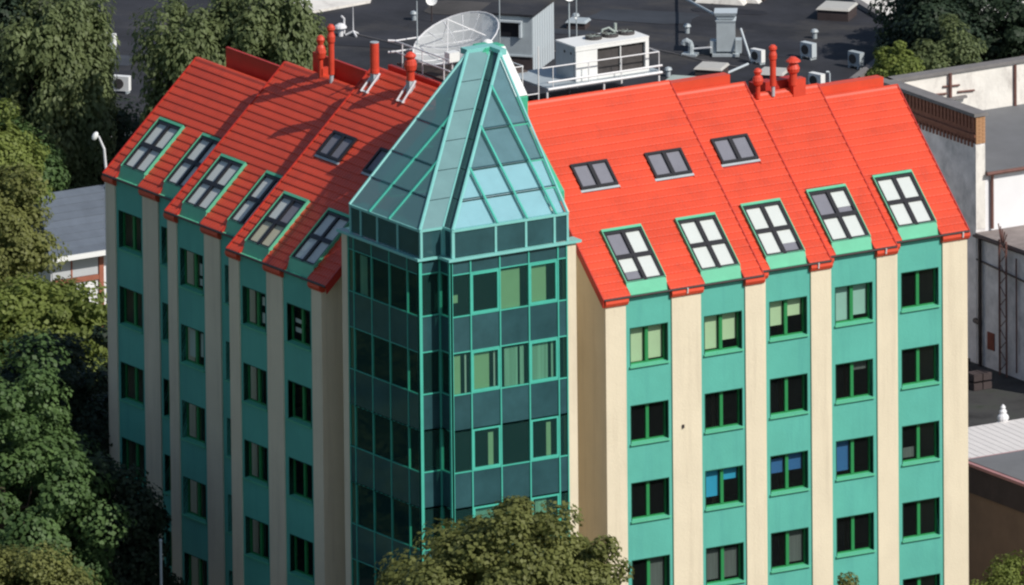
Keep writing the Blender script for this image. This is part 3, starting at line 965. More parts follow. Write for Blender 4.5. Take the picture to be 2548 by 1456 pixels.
# ------------------------------------------------------------------ plant on the flat roof behind the ridges
PF = thing("steel_platform", "long white steel platform with railing behind the bright red ridge", "platform", (10.9, 8.6, 28.9))
b = MB()
b.box(0, 5.6, 0, 3.2, 0.92, 1.0)
b.build("deck", grey_metal, PF)
for z, r in ((0.95, 0.06), (1.25, 0.045)):
    MB().tube([(0, -0.05, z), (5.6, -0.05, z)], r, 6).build("beam", white_steel, PF)
MB().tube([(-0.3, -0.05, 1.9), (5.45, -0.05, 1.85)], 0.028, 6).build("rail", white_steel, PF)
MB().tube([(5.45, -0.05, 1.85), (5.45, 3.0, 1.85)], 0.028, 6).build("rail", white_steel, PF)
for x in (0.25, 2.0, 3.6, 5.45):
    MB().tube([(x, -0.05, 1.0), (x, -0.05, 1.87)], 0.025, 6).build("post", white_steel, PF)
for x in (0.02, 2.8, 5.5):
    MB().tube([(x, 0.05, -0.1), (x, 0.05, 0.92)], 0.05, 6).build("leg", white_steel, PF)
    MB().tube([(x, 3.0, -0.1), (x, 3.0, 0.92)], 0.05, 6).build("leg", white_steel, PF)

CH = thing("air_chiller", "big white chiller cabinet with dark louvres standing on the steel platform", "chiller", (12.5, 8.9, 29.9))
MB().box(0, 3.55, 0.14, 1.55, 0, 1.42).build("cabinet", dark_louvre, CH)
b = MB()
b.box(0, 1.05, 0.0, 0.12, 0, 1.26)
b.build("front_panel", white_paint, CH)
b = MB()
b.box(-0.03, 3.58, -0.02, 1.58, 1.43, 1.50)
b.box(-0.02, 3.57, -0.01, 0.1, 1.28, 1.43)
b.box(3.4, 3.57, -0.01, 0.12, 0, 1.28)
b.box(1.06, 3.4, -0.01, 0.1, 0, 0.12)
b.box(2.2, 2.24, 0.05, 0.1, 0.12, 1.28)
b.build("casing", white_paint, CH)
b = MB()
b.box(-0.025, -0.005, 0.14, 1.55, 0.0, 1.42)
b.build("side_panel", grey_metal, CH)
for i, yy in enumerate((0.35, 0.85)):
    MB().tube([(-0.04, yy, 1.15), (-0.026, yy, 1.15)], 0.06, 8).build("side_hole", dark_louvre, CH)
for x in (1.4, 2.2, 3.0):
    b = MB()
    b.lathe([(0.36, 0), (0.36, 0.14), (0.33, 0.14), (0.31, 0.05)], (x, 0.85, 1.5), 16)
    b.build("fan_ring", dark_louvre, CH)
    b = MB()
    for k in range(4):
        a = k * PI / 4
        b.box(x - 0.34 * abs(math.cos(a)) - 0.01, x + 0.34 * abs(math.cos(a)) + 0.01, 0.85 - 0.34 * abs(math.sin(a)) - 0.01, 0.85 + 0.34 * abs(math.sin(a)) + 0.01, 1.60 + k * 0.012, 1.61 + k * 0.012) if k in (0, 2) else b.tube([(x - 0.25, 0.85 - 0.25 * (1 if k == 1 else -1), 1.62), (x + 0.25, 0.85 + 0.25 * (1 if k == 1 else -1), 1.62)], 0.012, 4)
    b.build("fan_guard", hatch_green, CH)
b = MB()
b.tube([(2.0, 1.2, 1.5), (2.05, 1.2, 1.72), (2.3, 1.1, 1.8), (2.5, 0.9, 1.62)], 0.05, 6)
b.tube([(2.75, 1.3, 1.5), (2.75, 1.3, 1.9)], 0.07, 6)
b.build("pipework", hatch_green, CH)

# white disc aerial on a pole
AE = thing("disc_aerial", "small white dish on a grey pole rising behind the chiller", "aerial", (13.3, 10.7, 28.6))
MB().tube([(0, 0, 0), (0, 0, 4.5)], 0.035, 6).build("pole", grey_metal, AE)
b = MB()
b.lathe([(0.02, -0.06), (0.16, -0.03), (0.24, 0.04), (0.245, 0.06), (0.16, 0.0), (0.02, -0.03)], (0, 0, 0), 16)
d = b.build("dish", white_paint, AE, (0, -0.05, 4.55))
d.rotation_euler = (math.radians(80), 0, math.radians(-25))
MB().sphere((0.25, -0.1, 3.55), 0.06, 8, 6).build("lamp", white_paint, AE)

# ladder frame by the shed
LF = thing("hoop_frame", "white tubular hoop frame beside the turquoise glass roof", "access frame", (9.3, 8.0, 28.6))
MB().tube([(0.02, 0, 0), (0.02, 0, 2.5), (0.05, 0, 2.56), (0.05, 1.2, 2.56)], 0.03, 6).build("hoop", white_steel, LF)
MB().tube([(-0.6, 0, 2.56), (0.02, 0, 2.56)], 0.025, 6).build("rail", white_steel, LF)
MB().tube([(0.8, 0, 0), (0.8, 0, 3.3)], 0.03, 6).build("upright", white_steel, LF)
MB().tube([(0.02, 0, 1.3), (0.8, 0, 1.3)], 0.025, 6).build("rung", white_steel, LF)

# left guard rail platform carrying the dish
GR = thing("guarded_platform", "white guard rails with pointed corner behind the left red ridge", "platform", (8.0, 9.2, 28.9))
for z in (1.52, 1.98):
    MB().tube([(0, 6.76, z), (3.9, 6.76, z)], 0.035, 6).build("rail", white_steel, GR)
    MB().tube([(0, 6.76, z), (0, 2.4, z)], 0.03, 6).build("rail", white_steel, GR)
for x, y in ((0.02, 6.2), (0.02, 4.6), (0.02, 2.9), (1.9, 6.74), (3.8, 6.74)):
    MB().tube([(x, y, 0), (x, y, 2.0)], 0.03, 6).build("post", white_steel, GR)
MB().box(0.05, 3.8, 2.4, 6.7, 0.95, 1.05).build("deck", flat_m, GR)
for x, y in ((0.2, 2.6), (0.2, 6.5), (3.6, 2.6), (3.6, 6.5)):
    MB().tube([(x, y, -0.5), (x, y, 0.95)], 0.05, 6).build("leg", white_steel, GR)
b = MB()
b.tube([(0.0, 6.76, 1.98), (-0.25, 6.9, 2.0)], 0.05, 6)
b.tube([(0.0, 6.76, 1.52), (-0.25, 6.9, 1.5)], 0.05, 6)
b.build("rail_end", white_steel, GR)

# mesh dish
DI = thing("mesh_dish", "large translucent mesh satellite dish above the turquoise roof tip", "satellite dish", (10.0, 14.0, 29.62))
RD, NSEG, NR = 1.9, 28, 8
vs, fs = [], []
for j in range(NR + 1):
    r = RD * j / NR
    for i in range(NSEG):
        a = 2 * PI * i / NSEG
        vs.append((r * math.cos(a), r * math.sin(a), 0.16 * r * r))
for j in range(NR):
    for i in range(NSEG):
        k = (i + 1) % NSEG
        fs.append((j * NSEG + i, j * NSEG + k, (j + 1) * NSEG + k, (j + 1) * NSEG + i))
E1 = Vector((0.848 * 0.94, -0.530 * 0.94, 0.34)).normalized()
E2 = Vector((0.53 * 0.95, 0.848 * 0.95, 0.30))
E2 = (E2 - E1 * E2.dot(E1)).normalized()
E3 = E1.cross(E2)
AX = Matrix(((E1.x, E2.x, E3.x, 0), (E1.y, E2.y, E3.y, 0), (E1.z, E2.z, E3.z, 0), (0, 0, 0, 1)))
d = MB().add(vs, fs).build("reflector", mesh_m, DI, (0, 0, 1.0))
d.matrix_local = Matrix.Translation((0, 0, 1.0)) @ AX
for i in range(0, NSEG, 2):
    a = 2 * PI * i / NSEG
    m = MB().tube([(0.05 + (RD - 0.05) * t / 4 * math.cos(a), (RD - 0.05) * t / 4 * math.sin(a), 0.16 * (RD * t / 4) ** 2 - 0.03) for t in range(5)], 0.022, 4)
    o = m.build("rib", white_steel, DI)
    o.matrix_local = Matrix.Translation((0, 0, 1.0)) @ AX
m = MB().tube([(RD * math.cos(2 * PI * t / 28), RD * math.sin(2 * PI * t / 28), 0.16 * RD * RD) for t in range(29)], 0.03, 5)
o = m.build("rim", white_steel, DI)
o.matrix_local = Matrix.Translation((0, 0, 1.0)) @ AX
MB().tube([(0, 0, -1.2), (0, 0, 1.0)], 0.09, 8).build("mast", white_steel, DI)
for k in range(3):
    a = 2 * PI * k / 3
    o = MB().tube([(1.2 * math.cos(a), 1.2 * math.sin(a), 0.23), (0, 0, 1.55)], 0.02, 4).build("feed_strut", white_steel, DI)
    o.matrix_local = Matrix.Translation((0, 0, 1.0)) @ AX

DM = thing("camera_dome", "round white dome on a short post just above the turquoise tip", "dome", (9.6, 11.2, 29.4))
MB().tube([(0, 0, -0.8), (0, 0, 1.75)], 0.035, 6).build("post", white_steel, DM)
MB().sphere((0, 0, 2.0), 0.27, 14, 10).build("dome", white_paint, DM, smooth=True)
MB().box(-0.2, 0.1, -0.2, 0.1, 1.55, 1.8).build("head", brown_side, DM)
CB = thing("control_box", "white control box on a post between rails and mesh dish", "control box", (8.55, 12.3, 29.3))
MB().box(-0.25, 0.25, -0.2, 0.2, 1.35, 1.75).build("case", white_paint, CB)
MB().tube([(0, 0, -0.6), (0, 0, 1.35)], 0.04, 6).build("post", white_steel, CB)
for (x, y, h, lab) in ((8.75, 15.4, 4.6, "thin grey lightning mast left of the mesh dish"), (12.3, 14.6, 5.2, "thin grey lightning mast just right of the mesh dish"), (15.4, 13.5, 4.6, "thin grey lightning mast behind the ribbed plant shed")):
    MA = thing("lightning_mast", lab, "mast", (x, y, 28.0), group="lightning masts on the flat roof")
    MB().tube([(0, 0, 0), (0, 0, h)], 0.04, 6, 0.022).build("rod", grey_metal, MA)
    MB().box(-0.16, 0.16, -0.16, 0.16, -0.02, 0.12).build("foot", hatch_m, MA)
MB_ = thing("brown_vent", "brown round ended vent beside the guard rails", "vent", (8.7, 10.5, 29.0))
MB().lathe([(0.17, 0), (0.17, 1.5), (0.2, 1.55), (0.1, 1.68)], (0, 0, 0), 12).build("pipe", rust, MB_)

# ------------------------------------------------------------------ far dark-roofed hall, turned against the office building
ANG = math.radians(-48.5)
HALL = thing("flat_roofed_hall", "wide low hall with dark felt roof behind the office block", "hall", (56.2, 82.8, 0.0), ANG)
q = [(-24, -13), (14.5, -13), (14.8, 8.0), (13.8, 13.0), (10.5, 17.5), (8.2, 20.0), (3.0, 34), (-24, 34)]
MB().prism([(x, y, 9.6) for x, y in q], (0, 0, 0.4)).build("roof", bitumen, HALL)
MB().prism([(x * 0.985 - 0.1, y * 0.985, 0) for x, y in q], (0, 0, 9.58)).build("wall", plaster_grey, HALL)
for i in range(1, 6):
    a, c = Vector((*q[i], 10.0)), Vector((*q[i + 1], 10.0)) if i + 1 < len(q) else None
    d = (c - a).normalized()
    n = Vector((-d.y, d.x, 0))
    MB().prism([a, c, c + n * 0.35, a + n * 0.35], (0, 0, 0.22)).build("rim", cap_m, HALL)
for i in range(6):
    x = -21 + i * 6.2
    MB().box(x, x + 0.09, -12.8, 33, 10.0, 10.012).build("felt_seam", bitumen, HALL)


patch_a = mat("black felt and painted shadow", (0.022, 0.023, 0.030), 0.8, 0.4, 0.5)
patch_b = mat("bleached grey felt", (0.062, 0.058, 0.057), 0.9, 0.3, 0.4)
patch_c = mat("bluish grey felt", (0.042, 0.048, 0.060), 0.8, 0.3, 0.4)
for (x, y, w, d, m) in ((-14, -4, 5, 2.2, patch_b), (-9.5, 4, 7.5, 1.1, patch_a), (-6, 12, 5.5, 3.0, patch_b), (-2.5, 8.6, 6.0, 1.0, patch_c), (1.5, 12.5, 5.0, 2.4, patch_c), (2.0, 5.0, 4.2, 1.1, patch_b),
                        (6.5, 8.5, 1.0, 5.5, patch_b), (8.5, 2.8, 4.8, 3.6, patch_a), (9.5, 7.6, 3.2, 3.0, patch_a), (3.5, -3, 6.5, 1.2, patch_a), (-18, 6, 3.5, 4.0, patch_b), (-20, -2, 3.0, 2.0, patch_c), (-3, 17, 8, 1.4, patch_a), (5.0, 14.5, 3.6, 1.0, patch_a)):  # the two broad black patches at the right stand in for a cast shadow
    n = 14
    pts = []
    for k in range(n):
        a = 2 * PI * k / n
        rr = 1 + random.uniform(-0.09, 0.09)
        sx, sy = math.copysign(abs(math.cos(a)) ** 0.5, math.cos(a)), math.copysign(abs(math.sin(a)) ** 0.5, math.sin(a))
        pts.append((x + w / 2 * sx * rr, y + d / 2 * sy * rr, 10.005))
    MB().prism(pts, (0, 0, 0.012 + random.uniform(0, 0.006))).build("felt_or_shadow_patch", m, HALL)
for k, (p0, p1) in enumerate((((-5, 2, 10.05), (3, 6.5, 10.05)), ((3, 6.5, 10.05), (9, 3.5, 10.05)), ((-16, 9, 10.05), (-6, 3, 10.05)))):
    m = MB()
    a, c = Vector(p0), Vector(p1)
    m.tube([a.lerp(c, t / 8) + Vector((random.uniform(-.12, .12), random.uniform(-.12, .12), 0)) for t in range(9)], 0.03, 5)
    m.build("cable", cap_m, HALL)
for x, y in ((-12.2, 2.4), (-8.6, 9.2), (-1.2, 10.6), (4.4, 9.8), (6.0, 1.2), (10.4, 10.2)):
    MB().lathe([(0.11, 0), (0.11, 0.28), (0.19, 0.32), (0.14, 0.42), (0.03, 0.46)], (x, y, 10.0), 10).build("vent_cap", grey_metal, HALL)


def hp(X, Y):
    """world point to hall coordinates"""
    dx, dy = X - 56.2, Y - 82.8
    return (dx * math.cos(-ANG) - dy * math.sin(-ANG), dx * math.sin(-ANG) + dy * math.cos(-ANG))


def hatch(X, Y, lx, ly, h, m, lab, rot=ANG):
    t = thing("rooflight", lab, "rooflight", (X, Y, 10.0), rot, "rooflights on the dark hall roof")
    MB().box(-lx / 2 + 0.06, lx / 2 - 0.06, -ly / 2 + 0.06, ly / 2 - 0.06, 0, h).build("upstand", brown_side, t)
    b = MB()
    b.hexa([(-lx / 2, -ly / 2, h), (lx / 2, -ly / 2, h), (lx / 2, ly / 2, h), (-lx / 2, ly / 2, h), (-lx / 2 + 0.08, -ly / 2 + 0.08, h + 0.1), (lx / 2 - 0.08, -ly / 2 + 0.08, h + 0.1), (lx / 2 - 0.08, ly / 2 - 0.08, h + 0.1), (-lx / 2 + 0.08, ly / 2 - 0.08, h + 0.1)])
    b.build("lid", m, t)


hatch(62.6, 77.8, 1.35, 1.35, 0.5, hatch_m, "beige square rooflight right below the duct cowl")
hatch(60.1, 76.5, 1.3, 1.35, 0.45, hatch_green, "greenish rooflight half hidden by the red ridge")
hatch(64.6, 75.7, 1.3, 1.3, 0.4, hatch_m, "rooflight behind the trio of red flues")
hatch(73.9, 84.8, 1.6, 1.6, 0.5, hatch_m, "beige rooflight near the rounded roof edge")
hatch(62.9, 89.8, 1.0, 0.9, 0.3, grey_metal, "small grey rooflight behind the chiller fans")

SH = thing("plant_shed", "grey ribbed plant shed with dark opening behind the tower tip", "shed", (54.55, 84.55, 10.0), ANG)
MB().box(-0.1, 2.3, 0.0, 3.4, 0.9, 2.75).build("body", grey_metal, SH)
MB().box(-0.1, 2.3, 0.02, 3.4, 0.0, 0.89).build("plinth", brown_side, SH)
b = MB()
for i in range(9):
    y = 0.05 + i * 0.38
    b.box(2.3, 2.33, y, y + 0.30, 0.02, 2.72)
b.build("side_panel", grey_panel, SH)
MB().box(-0.2, 2.4, -0.12, 3.5, 2.75, 2.85).build("roof", bitumen, SH)
MB().box(0.75, 1.7, -0.02, 0.06, 1.75, 2.45).build("opening", black_frame, SH)
b = MB()
b.box(0.7, 1.85, -0.22, 0.0, 2.46, 2.54)
b.box(1.72, 1.82, -0.18, 0.0, 1.75, 2.46)
b.build("hood", grey_panel, SH)
MB().box(-0.1, 2.32, -0.04, 0.0, 0.84, 0.92).build("band", grey_panel, SH)

CW = thing("duct_cowl", "tall square galvanised duct cowl on the dark roof", "duct cowl", (65.6, 81.3, 10.0), ANG + 0.25)
b = MB()
b.box(-0.42, 0.42, -0.42, 0.42, 0.25, 1.55)
b.build("duct", grey_metal, CW)
for z, w in ((1.55, 0.47), (1.75, 0.44), (1.93, 0.53)):
    MB().hexa([(-w + 0.06, -w + 0.06, z), (w - 0.06, -w + 0.06, z), (w - 0.06, w - 0.06, z), (-w + 0.06, w - 0.06, z), (-w, -w, z + 0.15), (w, -w, z + 0.15), (w, w, z + 0.15), (-w, w, z + 0.15)]).build("louvre", grey_panel, CW)
MB().box(-0.62, 0.62, -0.55, 0.55, 0.02, 0.14).build("tray", grey_metal, CW)
MB().box(0.44, 0.72, -0.3, 0.3, 0.14, 0.75).build("side_box", grey_metal, CW)
MB().box(-0.72, -0.44, -0.3, 0.3, 0.14, 0.7).build("side_box", grey_metal, CW)

EV = thing("gooseneck_vent", "bent gooseneck vent pipe left of the duct cowl", "vent", (64.2, 82.1, 10.0), ANG)
MB().tube([(0, 0, 0.1), (0, 0, 0.45), (-0.05, 0, 0.6), (-0.2, 0, 0.68), (-0.32, 0, 0.6), (-0.36, 0, 0.5)], 0.14, 8).build("neck", grey_metal, EV)
MB().box(-0.4, 0.3, -0.25, 0.25, 0, 0.1).build("base", grey_metal, EV)
MB().tube([(0.0, 0, 0.3), (1.0, -0.1, 0.45)], 0.05, 6).build("pipe", white_steel, EV)

for p0, p1, r, lab in (((69.8, 91.9, 10.2), (65.2, 81.7, 11.9), 0.06, "grey pipe slanting down to the duct cowl"),
                       ((65.9, 80.5, 11.35), (65.8, 79.5, 10.1), 0.055, "steep grey stay right of the duct cowl"),
                       ((65.2, 78.8, 10.1), (62.2, 77.1, 10.1), 0.06, "long pale pipe lying from cowl to red parapet")):
    tag(MB().tube([p0, p1], r, 6).build("roof_pipe", grey_panel), lab, "pipe", "pipes round the duct cowl")


def ac_box(X, Y, s, m, lab, rot, zb=10.0):
    t = thing("air_conditioner", lab, "air conditioner", (X, Y, zb), rot, "outdoor air conditioner boxes")
    MB().box(-0.4 * s, 0.4 * s, -0.16 * s, 0.16 * s, 0.12, 0.12 + 0.68 * s).build("case", m, t)
    MB().lathe([(0.24 * s, 0), (0.24 * s, 0.02)], (0, 0, 0), 14).build("fan_grille", dark_louvre, t, (-0.08 * s, -0.165 * s, 0.12 + 0.34 * s)).rotation_euler = (PI / 2, 0, 0)
    for x in (-0.3 * s, 0.3 * s):
        MB().box(x - 0.04, x + 0.04, -0.2 * s, 0.2 * s, 0, 0.119).build("foot", grey_metal, t)


ac_box(65.8, 78.9, 0.85, white_paint, "white air conditioner behind the shortest red flue", -1.3)
ac_box(68.3, 78.5, 0.95, grey_panel, "pale grey air conditioner right of the red flues", -1.35)
ac_box(69.1, 75.7, 0.95, grey_metal, "dim grey air conditioner near the dark right trees", -1.35)
ac_box(65.3, 73.1, 0.95, white_paint, "white air conditioner just above the right ridge", -1.3)
ac_box(42.6, 98.2, 0.95, white_paint, "white air conditioner high up between left trees", -1.0)
ac_box(38.7, 90.4, 1.0, white_paint, "white air conditioner with dark fan amid left trees", -0.9)

HK = thing("hooked_vent_pipe", "thin hooked pipe beside the right ridge", "vent", (66.0, 73.1, 10.0))
MB().tube([(0, 0, 0), (0, 0, 0.65), (-0.05, 0, 0.75), (-0.2, 0, 0.76)], 0.04, 6).build("pipe", grey_panel, HK)
ST = thing("weather_mast", "thin pale mast on a three footed base right of tall flue", "mast", (53.4, 94.2, 10.0))
MB().tube([(0, 0, 0.1), (0, 0, 1.45)], 0.035, 6, 0.012).build("rod", white_steel, ST)
for k in range(3):
    a = 2 * PI * k / 3 + 0.4
    MB().tube([(0, 0, 0.22), (0.36 * math.cos(a), 0.36 * math.sin(a), 0.04)], 0.05, 6).build("foot", white_steel, ST)
VS = thing("mushroom_vent", "low pale mushroom vent behind the tall red flue", "vent", (52.9, 94.5, 10.0))
MB().lathe([(0.12, 0), (0.12, 0.35), (0.3, 0.4), (0.26, 0.5), (0.1, 0.6)], (0, 0, 0), 12).build("cap", white_steel, VS)
MB().tube([(0.2, 0, 0.1), (0.2, 0, 0.8), (0.05, 0, 0.95)], 0.05, 6).build("pipe", white_steel, VS)
SD = thing("roof_dish", "round white dish alone on the dark roof, left of mesh dish", "satellite dish", (57.9, 94.6, 10.0))
MB().tube([(0, 0, 0), (0, 0, 0.9)], 0.03, 6).build("pole", brown_side, SD)
d = MB().lathe([(0.02, -0.08), (0.18, -0.03), (0.27, 0.06), (0.27, 0.08), (0.15, 0.02), (0.02, 0.0)], (0, 0, 0), 16).build("dish", white_paint, SD, (0, 0, 1.05))
d.rotation_euler = (math.radians(75), 0, math.radians(-30))
for (X, Y, w, dpt, lab) in ((71.1, 90.4, 2.4, 0.7, "heap of pale sheeting at the top edge of roof"), (72.2, 89.8, 1.2, 0.5, "small pale sheet bundle at the roof's top edge")):
    t = thing("sheet_bundle", lab, "bundle", (X, Y, 10.0), ANG, "pale bundles on the hall roof")
    b = MB()
    b.hexa([(-w / 2, -dpt / 2, 0), (w / 2, -dpt / 2, 0), (w / 2, dpt / 2, 0), (-w / 2, dpt / 2, 0), (-w / 2 + 0.2, -dpt / 4, 0.35), (w / 2 - 0.35, -dpt / 3, 0.28), (w / 2 - 0.2, dpt / 3, 0.3), (-w / 2 + 0.3, dpt / 3, 0.38)])
    b.build("sheet", plaster_white, t)
    MB().box(-w / 2 - 0.3, w / 2 + 0.1, dpt / 2, dpt / 2 + 0.5, 0, 0.7).build("crate", brown_side, t)
tag(MB().prism([(53.5, 99.0, 10.02), (57.5, 99.4, 10.02), (59.0, 101.5, 10.02), (54.0, 103.5, 10.02)], (0, 0, 0.12)).build("roof_membrane", plaster_white), "pale patch of roofing membrane beyond the left trees", "membrane")
structure(MB().prism([(95, 112, 0.01), (112, 112, 0.01), (118, 132, 0.01), (98, 130, 0.01)], (0, 0, 0.02)).build("pavement", plaster_white), "bright pavement beyond the hall")

# ------------------------------------------------------------------ old plastered building on the right
OB = thing("old_building", "weathered white plaster building with brick cornice and grey lean-to roof", "building", (65.0, 59.36, 0.0))
# parapet wall (looks left) with brick cornice, coping
MB().box(0, 0.5, 0, 8.2, 0, 10.2).build("side_wall", plaster_grey, OB)
MB().box(0, 0.5, -0.02, -0.003, 6.25, 10.1).build("corner_strip", plaster_white, OB)
MB().box(0.02, 0.5, 0.0, 8.2, 10.2, 11.45).build("cornice", brick_m, OB)
ME_BR = MB().box(-0.06, 0.0, 0, 0.19, 0, 0.55).mesh("brick", brick_m)
CO = [o for o in OB.children if o.name.startswith("cornice")][0]
for i in range(28):
    link("brick", ME_BR, CO, (0.02, 0.08 + i * 0.29, 10.86 + random.uniform(-0.01, 0.01)))
ME_BR2 = MB().box(-0.07, 0.0, 0, 0.12, 0, 0.3).mesh("brick", brick_m)
for i in range(27):
    link("brick", ME_BR2, CO, (0.02, 0.2 + i * 0.29, 10.02))
MB().box(-0.05, 0.02, 0.0, 8.2, 10.50, 10.62).build("brick_band", brick_m, CO)
ME_BR3 = MB().box(0.01, 0.335, -0.04, 0, 0, 0.075).mesh("brick", brick_tan)
ME_BR4 = MB().box(0.01, 0.155, -0.04, 0, 0, 0.075).mesh("brick", brick_tan)
for r_ in range(14):
    for c_ in range(2):
        link("brick", (ME_BR3, ME_BR4)[(r_ + c_) % 2], CO, ((0.0, (0.0, 0.165)[r_ % 2] if False else (0.345 if r_ % 2 == 0 else 0.165))[c_], 0.0, 10.2 + r_ * 0.088))
MB().box(-0.12, 0.62, -0.1, 8.3, 11.46, 11.62).build("coping", cap_m, OB)
MB().box(0.5, 11.0, 7.84, 8.2, 0, 11.45).build("rear_wall", plaster_white, OB)
MB().box(0.4, 11.2, 7.72, 8.3, 11.47, 11.62).build("coping", cap_m, OB)
MB().tube([(7.2, 7.75, 9.5), (7.2, 7.75, 11.4)], 0.07, 6).build("downpipe", rust, OB)
MB().tube([(3.65, 7.7, 10.2), (3.65, 7.7, 11.5)], 0.08, 6).build("downpipe", rust, OB)
MB().box(3.0, 4.5, 7.6, 7.8, 10.25, 10.36).build("ledge", cap_m, OB)
# lean-to roof, gutter, front wall
MB().hexa([(0.52, -0.15, 8.75), (11.0, -0.15, 8.75), (11.0, 7.83, 9.35), (0.52, 7.83, 9.35), (0.52, -0.15, 8.9), (11.0, -0.15, 8.9), (11.0, 7.83, 9.5), (0.52, 7.83, 9.5)]).build("roof", felt_grey, OB)
MB().tube([(0.45, -0.22, 8.78), (11.0, -0.22, 8.78)], 0.09, 8).build("gutter", rust, OB)
MB().tube([(0.78, -0.2, 8.75), (0.8, -0.12, 8.4), (0.8, -0.12, 6.2)], 0.08, 6).build("downpipe", rust, OB)
MB().box(0.5, 11.0, 0.0, 0.3, 0, 8.74).build("front_wall", clean_white, OB)

# lower wing running towards the viewer, in shade, with its pipes
LW = thing("low_annexe", "low grey annexe wall with rusty pipes in the shade", "annexe", (65.0, 50.0, 0.0))
MB().box(0.0, 4.0, 0, 9.3, 0, 6.0).build("wall", plaster_grey, LW)
MB().box(-0.06, 4.1, -0.05, 9.33, 6.0, 6.1).build("roof", mat("rusty grey roof", (0.24, 0.205, 0.195), 0.9, 0.3, 1.0), LW)
MB().tube([(-0.1, -0.3, 5.96), (-0.1, 9.4, 5.96)], 0.07, 6).build("gutter", gutter_m, LW)
MB().tube([(-0.12, 8.88, 0), (-0.12, 8.88, 5.9)], 0.09, 6).build("downpipe", gutter_m, LW)
MB().tube([(-0.1, 8.9, 2.0), (-0.1, 9.35, 2.05)], 0.12, 6).build("branch_pipe", gutter_m, LW)
MB().box(-0.05, 0.0, 7.85, 8.4, 0.9, 1.7).build("meter_box", mat("rusty red box", (0.22, 0.05, 0.03), 0.7, 0.3), LW)
LA = thing("lattice_mast", "rusty lattice mast standing against the grey annexe wall", "lattice mast", (64.7, 56.7, 0.0))
for y in (-0.28, 0.28):
    MB().tube([(0, y, 0), (0, y, 6.3)], 0.05, 5).build("chord", rust, LA)
for k in range(12):
    s = 1 if k % 2 else -1
    MB().tube([(0, -0.28 * s, 0.2 + k * 0.5), (0, 0.28 * s, 0.7 + k * 0.5)], 0.025, 4).build("brace", rust, LA)
b = MB()
for k in range(5):
    b.tube([(0, 0.05 * k - 0.1, 6.2), (-0.1 + 0.05 * k, -0.5 + 0.25 * k, 6.7 + 0.07 * k)], 0.03, 4)
b.build("top_bundle", rust, LA)

for y, w in ((4.2, 0.9), (2.3, 1.2)):
    MB().box(-0.03, 0.0, y, y + w, 2.3, 3.9).build("window", brown_side, LW)
MB().tube([(-0.08, 4.4, 4.6), (-0.08, 9.2, 4.9)], 0.045, 5).build("cable_pipe", gutter_m, LW)
MB().tube([(-0.1, 7.3, 0), (-0.1, 7.3, 5.9)], 0.05, 5).build("downpipe", rust, LW)
MB().tube([(-0.1, 5.9, 0.3), (-0.1, 5.9, 5.6)], 0.04, 5).build("downpipe", rust, LW)
for k, (x, y, h, lab) in enumerate(((62.6, 55.5, 0.8, "left dark crate heap at the foot of the grey annexe"), (63.2, 58.2, 0.7, "right dark crate heap at the foot of the grey annexe"))):
    t = thing("crate_heap", lab, "crates", (x, y, 0.0), 0.3 * k, "dark crates in the yard")
    for q in range(4):
        MB().box(-0.5 + 0.5 * (q % 2), -0.05 + 0.5 * (q % 2), -0.4, 0.3, 0.02 + 0.42 * (q // 2), 0.02 + 0.42 * (q // 2) + 0.4 * h).build("crate", brown_side, t)
for x, z in ((3.3, 10.9), (4.1, 10.55), (2.6, 10.6)):
    MB().tube([(x, 7.78, z), (x + 0.9, 7.78, z - 0.04)], 0.05, 5).build("wall_pipe", rust, OB)
# pale sheet roof with finial, nearer
PR_ = thing("pale_roofed_shed", "shed with pale corrugated sheet roof beside the cream right end", "shed", (45.1, 35.9, 0.0))
MB().box(0.1, 13.9, 0.1, 5.0, 0, 2.3).build("wall", plaster_grey, PR_)
MB().hexa([(0, -0.1, 2.35), (14, -0.1, 2.35), (14, 5.2, 2.55), (0, 5.2, 2.55), (0, -0.1, 2.42), (14, -0.1, 2.42), (14, 5.2, 2.62), (0, 5.2, 2.62)]).build("roof", pale_sheet, PR_)
b = MB()
for i in range(34):
    x = 0.1 + i * 0.41
    b.hexa([(x, -0.1, 2.42), (x + 0.05, -0.1, 2.42), (x + 0.05, 5.2, 2.62), (x, 5.2, 2.62), (x + 0.01, -0.1, 2.435), (x + 0.04, -0.1, 2.435), (x + 0.04, 5.2, 2.635), (x + 0.01, 5.2, 2.635)])
b.build("roof_rib", pale_sheet, PR_)
FI = thing("roof_finial", "white tapered finial at the edge of the pale roof", "finial", (54.6, 41.2, 2.4))
MB().lathe([(0.34, 0.0), (0.34, 0.12), (0.2, 0.2), (0.26, 0.34), (0.24, 0.46), (0.15, 0.56), (0.17, 0.66), (0.1, 0.76), (0.12, 0.85), (0.03, 0.97)], (0, 0, 0), 12).build("body", white_steel, FI)

# brown building in the lower right
BB = thing("brown_building", "dark brown building with grey flat roof in lower right corner", "building", (34.0, -10.0, 0.0))
MB().box(0.0, 12, 0, 22.4, 0, 8.55).build("wall", brown_wall, BB)
MB().box(-0.12, 12.1, -0.1, 22.5, 8.55, 9.72).build("fascia", brown_side, BB)
MB().box(-0.2, 12.2, -0.2, 22.6, 9.73, 9.86).build("roof_edge", fascia_pink, BB)
MB().box(0.0, 12.0, 0.0, 22.4, 9.865, 9.89).build("roof", felt_grey, BB)
for i in range(3):
    wdw = MB().box(-0.03, 0.02, 15.9 - i * 4, 17.0 - i * 4, 5.9, 7.2).build("window", white_paint, BB)
    MB().box(-0.045, -0.032, 16.0 - i * 4, 16.9 - i * 4, 6.0, 7.1).build("pane", pane_dark, wdw)

